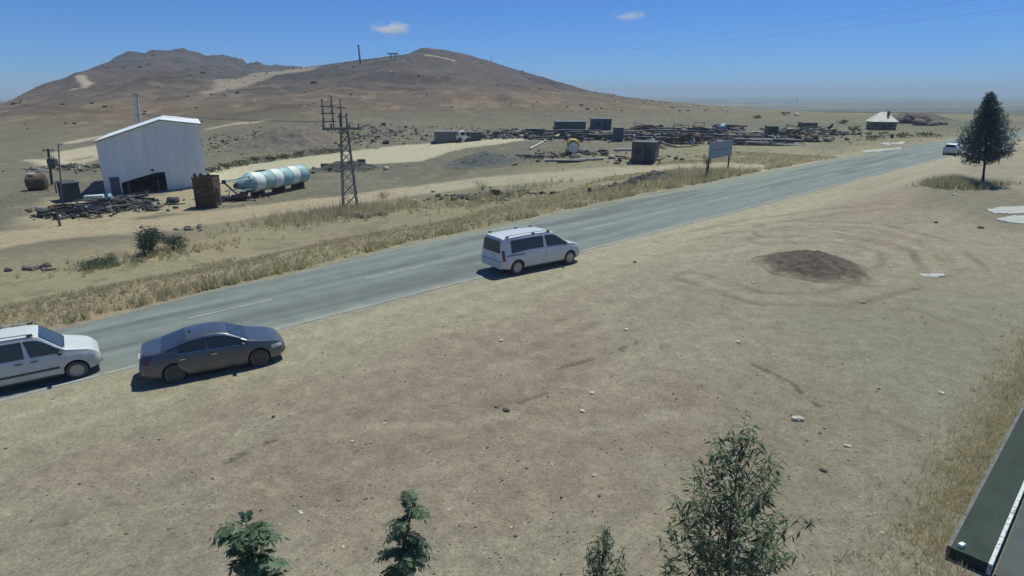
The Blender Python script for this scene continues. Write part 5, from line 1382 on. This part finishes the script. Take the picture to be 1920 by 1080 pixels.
# scrub dots on the hillside
n = 8500; x = gr.uniform(-620, 330, n); y = gr.uniform(125, 760, n); h_ = hill(x, y); dn = fbm(x / 40, y / 40, 4, 311)
k = (h_ > 2.0) & (dn > .44); x, y = x[k], y[k]; n = len(x)
ico = bmesh.new(); bmesh.ops.create_icosphere(ico, subdivisions=1, radius=1.0); iv = np.array([v.co[:] for v in ico.verts]); ico.verts.index_update(); it = np.array([[v.index for v in f.verts] for f in ico.faces]); ico.free()
sz = (gr.gamma(1.3, .15, n) + .08) * np.interp(y, [120, 450], [.55, 1.1])
V = iv[None] * gr.uniform(.65, 1.35, (n, len(iv), 1)) * (sz[:, None, None] * np.array([1.25, 1.1, .62]))
V[:, :, 0] += x[:, None]; V[:, :, 1] += y[:, None]; V[:, :, 2] += (H(x, y) + sz * .25)[:, None]
T = (it[None] + (np.arange(n) * len(iv))[:, None, None]).reshape(-1, 3)
pal = np.array([[.085, .082, .066], [.10, .092, .074], [.095, .098, .07], [.17, .145, .118]])[gr.choice(4, n, p=[.35, .3, .2, .15])]
o = np_obj('hill_scrub', V.reshape(-1, 3), T, M_GRASS, cols=np.repeat(pal, len(iv), 0)); tag(o, 'dark scrub bushes and stones dotted over the bare hill', 'scrub', kind='stuff')

# small gravel and clods all over the lot
n = 9000; r_ = np.exp(gr.uniform(math.log(7), math.log(60), n)); a = R(1) * gr.uniform(-46, 46, n); x = r_ * np.sin(a); y = r_ * np.cos(a); t_ = x * N[0] + y * N[1]
k = (t_ < T_NEAR - .3) & (t_ > tb + .6); x, y = x[k], y[k]; n = len(x)
tv = np.array([[1, 0, 0], [-.5, .87, 0], [-.5, -.87, 0], [0, 0, 1.0], [0.1, 0, -.6]]); tt_ = np.array([[0, 1, 3], [1, 2, 3], [2, 0, 3], [1, 0, 4], [2, 1, 4], [0, 2, 4]])
sz = gr.gamma(1.5, .0055, n) + .005
V = tv[None] * gr.uniform(.6, 1.4, (n, 5, 1)) * sz[:, None, None] * np.array([1.2, 1.2, .75])
V[:, :, 0] += x[:, None]; V[:, :, 1] += y[:, None]; V[:, :, 2] += (H(x, y) + sz * .15)[:, None]
T = (tt_[None] + (np.arange(n) * 5)[:, None, None]).reshape(-1, 3)
pal = np.array([[.26, .245, .185], [.20, .185, .145], [.34, .33, .26], [.48, .47, .40]])[gr.choice(4, n, p=[.48, .18, .29, .05])]
o = np_obj('lot_gravel', V.reshape(-1, 3), T, M_GRASS, cols=np.repeat(pal, 5, 0)); tag(o, 'loose small stones strewn over the bare gravel lot', 'gravel', kind='stuff')

# broken clutter strewn through the steel yard, the shed scrap and the foot of the hill
XS = []
for (bx_, by_, n_, rx_, ry_, sz_) in ((1230, 258, 900, 20, 9, .22), (1330, 262, 900, 18, 9, .22), (1420, 258, 500, 14, 8, .22), (1520, 250, 500, 9, 9, .25), (1100, 256, 500, 18, 7, .2), (1000, 255, 350, 14, 6, .2), (930, 258, 250, 9, 5, .2), (1060, 292, 260, 9, 4, .15), (1200, 300, 120, 5, 3, .13),
                                  (190, 392, 520, 5.5, 2.2, .14), (140, 404, 300, 3, 1.8, .14), (245, 384, 200, 4, 2, .13), (335, 350, 160, 3, 2, .14), (430, 372, 140, 3, 1.5, .12), (650, 318, 160, 7, 2.5, .16), (540, 262, 900, 26, 16, .13), (720, 250, 500, 26, 14, .12), (150, 315, 260, 9, 6, .13), (700, 300, 0, 1, 1, .1), (1212, 343, 260, 6, 1.6, .12), (910, 368, 240, 6, 1.8, .11)):
    p = hit(bx_, by_); a = gr.normal(0, .5, (n_, 2)) * [rx_, ry_]; XS.append(np.stack([p.x + a[:, 0], p.y + a[:, 1], sz_ * gr.gamma(1.6, .5, n_) + .03, np.full(n_, sz_)], 1))
XS = np.concatenate(XS); XS = XS[(XS[:, 0] * N[0] + XS[:, 1] * N[1]) > far_edge(XS[:, 0] * U[0] + XS[:, 1] * U[1]) + .5]; n = len(XS)
cb = np.array([[sx, sy, sz_] for sx in (-1, 1) for sy in (-1, 1) for sz_ in (-1, 1)], float); cf = np.array([[0, 1, 3, 2], [4, 6, 7, 5], [0, 4, 5, 1], [2, 3, 7, 6], [0, 2, 6, 4], [1, 5, 7, 3]])
V = cb[None] * gr.uniform(.6, 1.2, (n, 8, 1)) * XS[:, 2][:, None, None] * (np.array([[1, .8, .55], [3.0, .3, .25], [1.3, 1.0, .18], [.5, .5, .9]])[gr.choice(4, n, p=[.5, .22, .2, .08])])[:, None, :]
a = gr.uniform(0, 6.28, n); ca, sa = np.cos(a)[:, None], np.sin(a)[:, None]; tl = gr.normal(0, .25, (n, 1))
V = np.stack([V[:, :, 0] * ca - V[:, :, 1] * sa, V[:, :, 0] * sa + V[:, :, 1] * ca, V[:, :, 2] + V[:, :, 0] * tl], 2)
V[:, :, 0] += XS[:, 0][:, None]; V[:, :, 1] += XS[:, 1][:, None]; V[:, :, 2] += (H(XS[:, 0], XS[:, 1]) + XS[:, 2] * .4)[:, None]
pal = np.array([[.11, .115, .115], [.14, .13, .115], [.10, .13, .14], [.28, .27, .235], [.17, .12, .085], [.55, .56, .53]])[gr.choice(6, n, p=[.23, .19, .2, .18, .09, .11])]
o = np_obj('yard_rubble', V.reshape(-1, 3), (cf[None] + (np.arange(n) * 8)[:, None, None]).reshape(-1, 4), M_GRASS, cols=np.repeat(pal, 8, 0)); tag(o, 'broken scrap and stone clutter strewn through the yard beyond the road', 'rubble', kind='stuff')

# larger single stones on the lot
for (x_, y_, w_, pale) in ((1110, 738, 13, 1), (1092, 772, 14, 1), (562, 961, 11, 1), (643, 1027, 8, 1), (660, 829, 9, 1), (721, 795, 8, 1), (940, 640, 11, 1), (1383, 642, 10, 1), (1402, 577, 8, 1), (1035, 873, 7, 1), (1113, 892, 9, 1), (958, 990, 9, 1), (840, 956, 7, 1),
                           (1590, 838, 10, 1), (1766, 738, 11, 1), (1495, 787, 22, 1), (1563, 430, 7, 1), (1458, 507, 9, 1), (1412, 530, 8, 1), (1174, 619, 10, 1), (1628, 487, 7, 1), (1765, 496, 7, 1), (1617, 567, 7, 1), (1450, 667, 6, 1), (513, 782, 9, 0), (150, 908, 7, 0), (1190, 492, 8, 0), (948, 770, 16, 0), (1838, 428, 12, 0), (1755, 418, 9, 0), (1670, 500, 7, 1), (1655, 1000, 8, 1), (1545, 884, 14, 0), (1206, 714, 6, 1), (1208, 780, 6, 1), (1648, 730, 6, 0), (1728, 818, 6, 1), (1613, 933, 6, 1), (1790, 366, 9, 1)):
    p = hit(x_, y_); k = px_per_m(p); r_ = w_ / k / 2 * .82
    mb = MB(); mb.blob((0, 0, r_ * .25), (r_, r_ * .8, r_ * .5), int(x_ + y_), 2, .6); o = mb.build('stone', M_PALESTONE if pale else M_DARKROCK, loc=p, rz=x_)
    tag(o, 'pale single stone lying on the bare gravel lot' if pale else 'dark single clod lying on the bare gravel lot', 'stone', 'pale stones on the lot' if pale else 'dark clods on the lot')
# gravel crumbs on the soil mound's edge
rocks((1480, 512), 10, 26, .06, M_PALESTONE, 'small pale stone at the edge of the soil mound', 'stones at the soil mound')

# --- pine
def leafy(name, parent, quads_, cols_, m=M_LEAF):
    V = np.asarray(quads_).reshape(-1, 3); n = len(V) // 4
    return np_obj(name, V, np.arange(n * 4).reshape(-1, 4), m, cols=np.repeat(np.asarray(cols_), 4, 0), parent=parent)
k = px_per_m(pb_); TH_ = 163 / k
pine = empty('pine_tree', pb_); pine.rotation_euler = (0, R(-8), 0); tag(pine, 'dark blue green conical pine tree on a bare trunk by the road', 'tree')
mb = MB(); mb.tube([(0, 0, -.2), (.05, 0, TH_ * .3), (-.05, .03, TH_ * .65), (0, 0, TH_ * .97)], [.17, .14, .09, .025], 8); mb.build('trunk', M_BARK, pine, 50)
pr = np.random.default_rng(5); Q = []; QC = []; limbs = MB()
zc0 = TH_ * .235
env = lambda f: np.interp(f, [0, .06, .18, .35, .55, .75, .9, 1], [.66, 1.0, 1.0, .88, .62, .38, .18, .02]) * 45 / k
nb_ = 210
for i in range(nb_):
    f = (i / nb_) ** .9; z = zc0 + (TH_ - zc0) * f * .98
    az_ = i * 2.39996 + pr.uniform(-.3, .3); Lb = env(f) * pr.uniform(.72, 1.08)
    rise = pr.uniform(.10, .45) + .35 * f
    d = np.array([math.cos(az_), math.sin(az_), 0]); 
    if i % 3 == 0: limbs.tube([(0, 0, z - .1), tuple(d * Lb * .55 + [0, 0, z + rise * Lb * .35])], [.035, .012], 4)
    ns = int(12 + 22 * Lb)
    for j in range(ns):
        u_ = pr.uniform(.12, 1) ** .8; c = d * Lb * u_ + np.array([0, 0, z + rise * Lb * u_ * u_ - .12 * Lb * u_]) + pr.normal(0, .07 + .05 * Lb, 3)
        ax_ = d * .7 + np.array([0, 0, .75]) + pr.normal(0, .35, 3); ax_ /= np.linalg.norm(ax_)
        for _ in range(3):
            sd_ = np.cross(ax_, pr.normal(0, 1, 3)); sd_ /= np.linalg.norm(sd_) + 1e-9
            ln = pr.uniform(.16, .34); wd_ = pr.uniform(.018, .04); a2 = ax_ + pr.normal(0, .3, 3); a2 /= np.linalg.norm(a2)
            Q.append([c - sd_ * wd_ * .4, c + a2 * ln * .5 - sd_ * wd_, c + a2 * ln, c + a2 * ln * .5 + sd_ * wd_])
            QC.append(np.array([.105, .150, .150]) * pr.uniform(.6, 1.5))
crown = leafy('crown', pine, Q, QC)
limbs.build('limb', M_BARK, pine)

# --- narrow-leaved young trees by the building
def narrow_tree(name, tip_px, dist_y, half_w, crown_h, nshoot, label, seed, leaf=.115):
    d = ray(*tip_px); kk = dist_y / d[1]; tip = Vector((d[0] * kk, dist_y, CAMH + d[2] * kk))
    r_ = np.random.default_rng(seed); root = empty(name, (tip.x, tip.y, HZ(tip.x, tip.y))); tag(root, label, 'tree')
    h = tip.z - HZ(tip.x, tip.y)
    mb = MB(); mb.tube([(0, 0, -.2), (.04, .03, h * .35), (-.03, .0, h * .7), (0, 0, h)], [.040, .022, .009, .002], 8); mb.build('trunk', M_BARK, root, 50)
    Q = []; QC = []; tw = MB()
    def add_leaf(c, dr, L_):
        dr = dr / np.linalg.norm(dr); sd_ = np.cross(dr, [0, 0, 1.0]) + r_.normal(0, .3, 3); sd_ /= np.linalg.norm(sd_) + 1e-9
        w = L_ * r_.uniform(.10, .15); dn = np.array([0, 0, -.12 * L_])
        Q.append([c, c + dr * L_ * .45 - sd_ * w, c + dr * L_ + dn, c + dr * L_ * .45 + sd_ * w])
        t = r_.random(); QC.append(np.array([.125, .180, .100]) * r_.uniform(.5, 1.25) if t < .7 else np.array([.25, .31, .20]) * r_.uniform(.8, 1.2))
    for i in range(nshoot):
        dz = crown_h * (.06 + .94 * ((i + .5) / nshoot) ** .8); f = 1 - dz / crown_h; a = i * 2.39996 + r_.uniform(-.4, .4)
        reach = half_w * np.interp(f, [0, .55, .68, .80, .9, 1], [1.0, 1.0, .88, .56, .24, .06]) * math.sqrt(r_.uniform(.12, 1.1))
        end = np.array([math.cos(a) * reach, math.sin(a) * reach, h - dz]); zs = max(.3, h - dz - .35 - .75 * reach)
        pts = []
        for j in range(9):
            u_ = j / 8; pts.append(np.array([end[0] * u_ ** .8, end[1] * u_ ** .8, zs + (end[2] - zs) * u_ ** 1.15]) + r_.normal(0, .008, 3))
        tw.tube([tuple(q) for q in pts[::2]], [.006, .005, .004, .003, .0015], 4)
        nl = int(15 + 26 * reach)
        for j in range(nl):
            u_ = r_.uniform(.42, 1.0); q0 = int(min(7, u_ * 8)); c = pts[q0] + (pts[q0 + 1] - pts[q0]) * (u_ * 8 - q0)
            b = r_.uniform(0, 6.28); dr = np.array([math.cos(b), math.sin(b), r_.uniform(-1.0, .5)])
            add_leaf(c + r_.normal(0, .02, 3), dr, leaf * r_.uniform(.65, 1.25))
    for j in range(14):                                   # the leader
        z = h - crown_h * .25 * r_.random(); b = r_.uniform(0, 6.28)
        add_leaf(np.array([0, 0, z]), np.array([math.cos(b), math.sin(b), r_.uniform(-.2, .9)]), leaf * r_.uniform(.6, 1.1))
    leafy('crown', root, Q, QC); tw.build('twig', M_BARK, root)
    return root
narrow_tree('willow_tree', (1400, 768), 6.2, .80, 2.5, 150, 'young willow like tree with narrow leaves rising in the foreground', 3)
narrow_tree('willow_sapling', (1135, 978), 5.6, .26, .9, 44, 'small narrow leaved sapling top left of the young willow', 8, .085)

def pinnate_tree(name, tip_px, dist_y, leaves, lean, label, seed):
    """young tree whose top carries compound leaves with paired leaflets"""
    d = ray(*tip_px); kk = dist_y / d[1]; tip = Vector((d[0] * kk, dist_y, CAMH + d[2] * kk))
    r_ = np.random.default_rng(seed); gz_ = HZ(tip.x, tip.y); root = empty(name, (tip.x - lean[0], tip.y - lean[1], gz_)); tag(root, label, 'tree'); h = tip.z - gz_
    stem = [np.array([0, 0, -.2]), np.array([lean[0] * .15, lean[1] * .15, h * .6]), np.array([lean[0] * .5, lean[1] * .5, h * .85]), np.array([lean[0], lean[1], h])]
    mb = MB(); mb.tube([tuple(q) for q in stem], [.045, .035, .022, .006], 8); mb.build('trunk', M_BARK, root, 50)
    Q = []; QC = []; tw = MB()
    for (f, az_, el, Lr, n) in leaves:
        t = .6 + .4 * f; i = 0 if t < .6 else (1 if t < .85 else 2); lo, hi_ = ((0, .6), (.6, .85), (.85, 1.0001))[i]
        c0 = stem[i] + (stem[i + 1] - stem[i]) * ((t - lo) / (hi_ - lo))
        dr = np.array([math.cos(az_) * math.cos(el), math.sin(az_) * math.cos(el), math.sin(el)]); pts = []
        for j in range(n + 1):
            u_ = j / n; pts.append(c0 + dr * Lr * u_ + np.array([0, 0, -.55 * Lr * u_ * u_]))
        tw.tube([tuple(q) for q in pts[::max(1, n // 4)]], .004, 4)
        for j in range(1, n + 1):
            ax_ = pts[j] - pts[j - 1]; ax_ /= np.linalg.norm(ax_); sd_ = np.cross(ax_, [0, 0, 1.0]); sd_ /= np.linalg.norm(sd_) + 1e-9; up = np.cross(sd_, ax_)
            for sg in ((-1, 1) if j < n else (0,)):
                l_ = Lr * .36 * (1 - .35 * abs(j / n - .45)) * r_.uniform(.85, 1.15); w = l_ * .22
                dl = sd_ * sg * 1.0 + ax_ * (.45 if sg else 1) + up * r_.uniform(-.45, .05); dl /= np.linalg.norm(dl); cr2 = np.cross(dl, up); cr2 /= np.linalg.norm(cr2) + 1e-9
                c = pts[j]; Q.append([c, c + dl * l_ * .4 - cr2 * w, c + dl * l_ - up * l_ * .12, c + dl * l_ * .4 + cr2 * w])
                QC.append(np.array([.135, .215, .125]) * r_.uniform(.6, 1.35))
    leafy('crown', root, Q, QC); tw.build('leaf_stalk', M_BARK, root)
    return root
rr_ = random.Random(4)
pinnate_tree('ailanthus_tree', (462, 984), 5.2, [(rr_.uniform(.25, 1.0), i * 2.4, rr_.uniform(.15, 1.1), rr_.uniform(.26, .38), 9) for i in range(52)] + [(1, 1.9, 1.35, .24, 7)], (-.03, .0), 'rounded top of a young broad leaved tree in the foreground', 14)
pinnate_tree('ailanthus_tree', (775, 946), 5.2, [(rr_.uniform(.05, 1.0), i * 2.4 + rr_.uniform(-.4, .4), rr_.uniform(-.1, .8), rr_.uniform(.20, .30), 9) for i in range(64)], (.30, .05), 'leaning slender top of a young broad leaved tree in the foreground', 19)

# --- green shrubs on the bank, small tree by the sign, band of weeds along the gravel road
def shrub(bpx, w, h, label, seed, col, n=900, name='shrub', trunk=0.0, leaf=.07, group=None):
    p = hit(*bpx); k = px_per_m(p); rw, rh = w / k / 2, h / k; r_ = np.random.default_rng(seed); root = empty(name, p); tag(root, label, 'tree' if trunk else 'shrub', group)
    mb = MB()
    for i in range(5):
        a = r_.uniform(0, 6.28); mb.tube([(0, 0, -.1), (math.cos(a) * rw * .2, math.sin(a) * rw * .2, trunk + rh * .3), (math.cos(a) * rw * .55, math.sin(a) * rw * .55, trunk + (rh - trunk) * .75)], [.035, .025, .01], 5)
    mb.build('trunk', M_BARK, root)
    Q = []; QC = []
    cen = [np.array([r_.normal(0, .42) * rw, r_.normal(0, .42) * rw, trunk + (rh - trunk) * r_.uniform(.25, .85)]) for _ in range(14)]
    for i in range(n):
        c = cen[i % 14] + r_.normal(0, .2, 3) * np.array([rw, rw, (rh - trunk) * .75]); c[2] = max(.03, c[2])
        a = r_.normal(0, 1, 3); a[2] = abs(a[2]) * .6; a /= np.linalg.norm(a); b = np.cross(a, r_.normal(0, 1, 3)); b /= np.linalg.norm(b); l_ = leaf * r_.uniform(.7, 1.5)
        Q.append([c, c + a * l_ * .5 - b * l_ * .3, c + a * l_, c + a * l_ * .5 + b * l_ * .3]); QC.append(np.array(col) * r_.uniform(.6, 1.4))
    leafy('crown', root, Q, QC)
shrub((282, 476), 62, 44, 'round dark green shrub on the bank below the dirt track', 1, (.060, .095, .068), 5000, leaf=.10)
shrub((325, 466), 60, 24, 'low grey green shrub right of the round dark shrub', 2, (.12, .145, .10), 2600, leaf=.09)
shrub((190, 498), 70, 14, 'low bright green ground shrub on the bank', 3, (.11, .155, .085), 2600, leaf=.09)
shrub((1324, 334), 16, 42, 'small thin tree beside the sign board post', 4, (.075, .09, .055), 500, 'small_tree', .9, .08)
shrub((905, 356), 40, 18, 'grey dry bush on the verge beside the track', 5, (.13, .12, .09), 500)
shrub((720, 372), 40, 14, 'dry olive bush on the verge right of the pylon', 6, (.12, .12, .075), 400)
i = 0
for x_, y_ in ((398, 322), (425, 316), (452, 311), (480, 306), (508, 302), (536, 298), (565, 294), (595, 290), (622, 286)):
    shrub((x_, y_), 36, 8 + (i * 5) % 4, 'low dark green bush in the row along the gravel road', 30 + i, (.070, .085, .048), 300, leaf=.22, group='bushes along the gravel road'); i += 1
for x_, y_, w_, h_ in ((350, 340, 34, 22), (330, 350, 24, 12), (372, 332, 24, 16)):
    shrub((x_, y_), w_, h_, 'dark green bush between the big shed and the hopper bin', 50 + x_, (.055, .075, .052), 500, leaf=.18, group='bushes by the shed')
for x_, y_, w_, h_ in ((1640, 262, 30, 7), (1690, 258, 40, 8), (1740, 256, 40, 8), (1600, 246, 22, 8), (1580, 232, 20, 6), (1420, 222, 16, 5), (1470, 216, 20, 5)):
    shrub((x_, y_), w_, h_, 'low olive bush on the open ground beside the house', 70 + x_, (.10, .115, .06), 260, leaf=.3, group='bushes around the house')

# ------------------------------------------------------------------ clouds
def cloud(px_, py_, w, label, seed, dens):
    d = ray(px_, py_); k = 9000 / d[1]; c = Vector((d[0] * k, 9000, CAMH + d[2] * k)); r_ = random.Random(seed); kk = FPX / (9000 * cP)
    m = bpy.data.materials.new('cloud_vapour'); m.use_nodes = True; nt = m.node_tree; nt.nodes.clear()
    pv = nt.nodes.new('ShaderNodeVolumePrincipled'); pv.inputs['Color'].default_value = (.95, .97, 1, 1); ou = nt.nodes.new('ShaderNodeOutputMaterial')
    tc = nt.nodes.new('ShaderNodeTexCoord'); nz = nt.nodes.new('ShaderNodeTexNoise'); nz.inputs['Scale'].default_value = .009; nz.inputs['Detail'].default_value = 5
    gr_ = nt.nodes.new('ShaderNodeTexGradient'); gr_.gradient_type = 'SPHERICAL'
    mp = nt.nodes.new('ShaderNodeMapping'); mp.inputs['Scale'].default_value = (1 / (w / kk * .55), 1 / 260, 1 / (w / kk * .13)); nt.links.new(tc.outputs['Object'], mp.inputs[0]); nt.links.new(mp.outputs[0], gr_.inputs[0]); nt.links.new(tc.outputs['Object'], nz.inputs['Vector'])
    a = nt.nodes.new('ShaderNodeMath'); a.operation = 'MULTIPLY_ADD'; a.inputs[1].default_value = 2.2; a.inputs[2].default_value = -1.15; nt.links.new(nz.outputs[0], a.inputs[0])
    b = nt.nodes.new('ShaderNodeMath'); b.operation = 'ADD'; nt.links.new(a.outputs[0], b.inputs[0]); nt.links.new(gr_.outputs['Fac'], b.inputs[1])
    c2 = nt.nodes.new('ShaderNodeMath'); c2.operation = 'MULTIPLY'; c2.use_clamp = False; c2.inputs[1].default_value = dens
    c3 = nt.nodes.new('ShaderNodeMath'); c3.operation = 'MAXIMUM'; c3.inputs[1].default_value = 0; nt.links.new(b.outputs[0], c3.inputs[0]); nt.links.new(c3.outputs[0], c2.inputs[0]); nt.links.new(c2.outputs[0], pv.inputs['Density'])
    nt.links.new(pv.outputs[0], ou.inputs['Volume'])
    mb = MB(); mb.blob((0, 0, 0), (w / kk * .6, 280, w / kk * .2), seed, 3, .1); o = mb.build('cloud', m, loc=c); tag(o, label, 'cloud'); return o
cloud(735, 55, 68, 'small white wisp of cloud above the hill summit', 2, .016)
cloud(1180, 31, 56, 'faint thin cloud wisp high above the plain', 6, .006)

# ------------------------------------------------------------------ haze
hz = bpy.data.materials.new('haze_air'); hz.use_nodes = True; nt = hz.node_tree; nt.nodes.clear()
pv = nt.nodes.new('ShaderNodeVolumePrincipled'); pv.inputs['Color'].default_value = (.60, .76, .92, 1); pv.inputs['Density'].default_value = .00030; pv.inputs['Anisotropy'].default_value = 0.0
ou = nt.nodes.new('ShaderNodeOutputMaterial'); nt.links.new(pv.outputs[0], ou.inputs['Volume'])
mb = MB(); mb.box((0, 0, 25), (25600, 25600, 140)); o = mb.build('haze', hz); tag(o, kind='stuff')
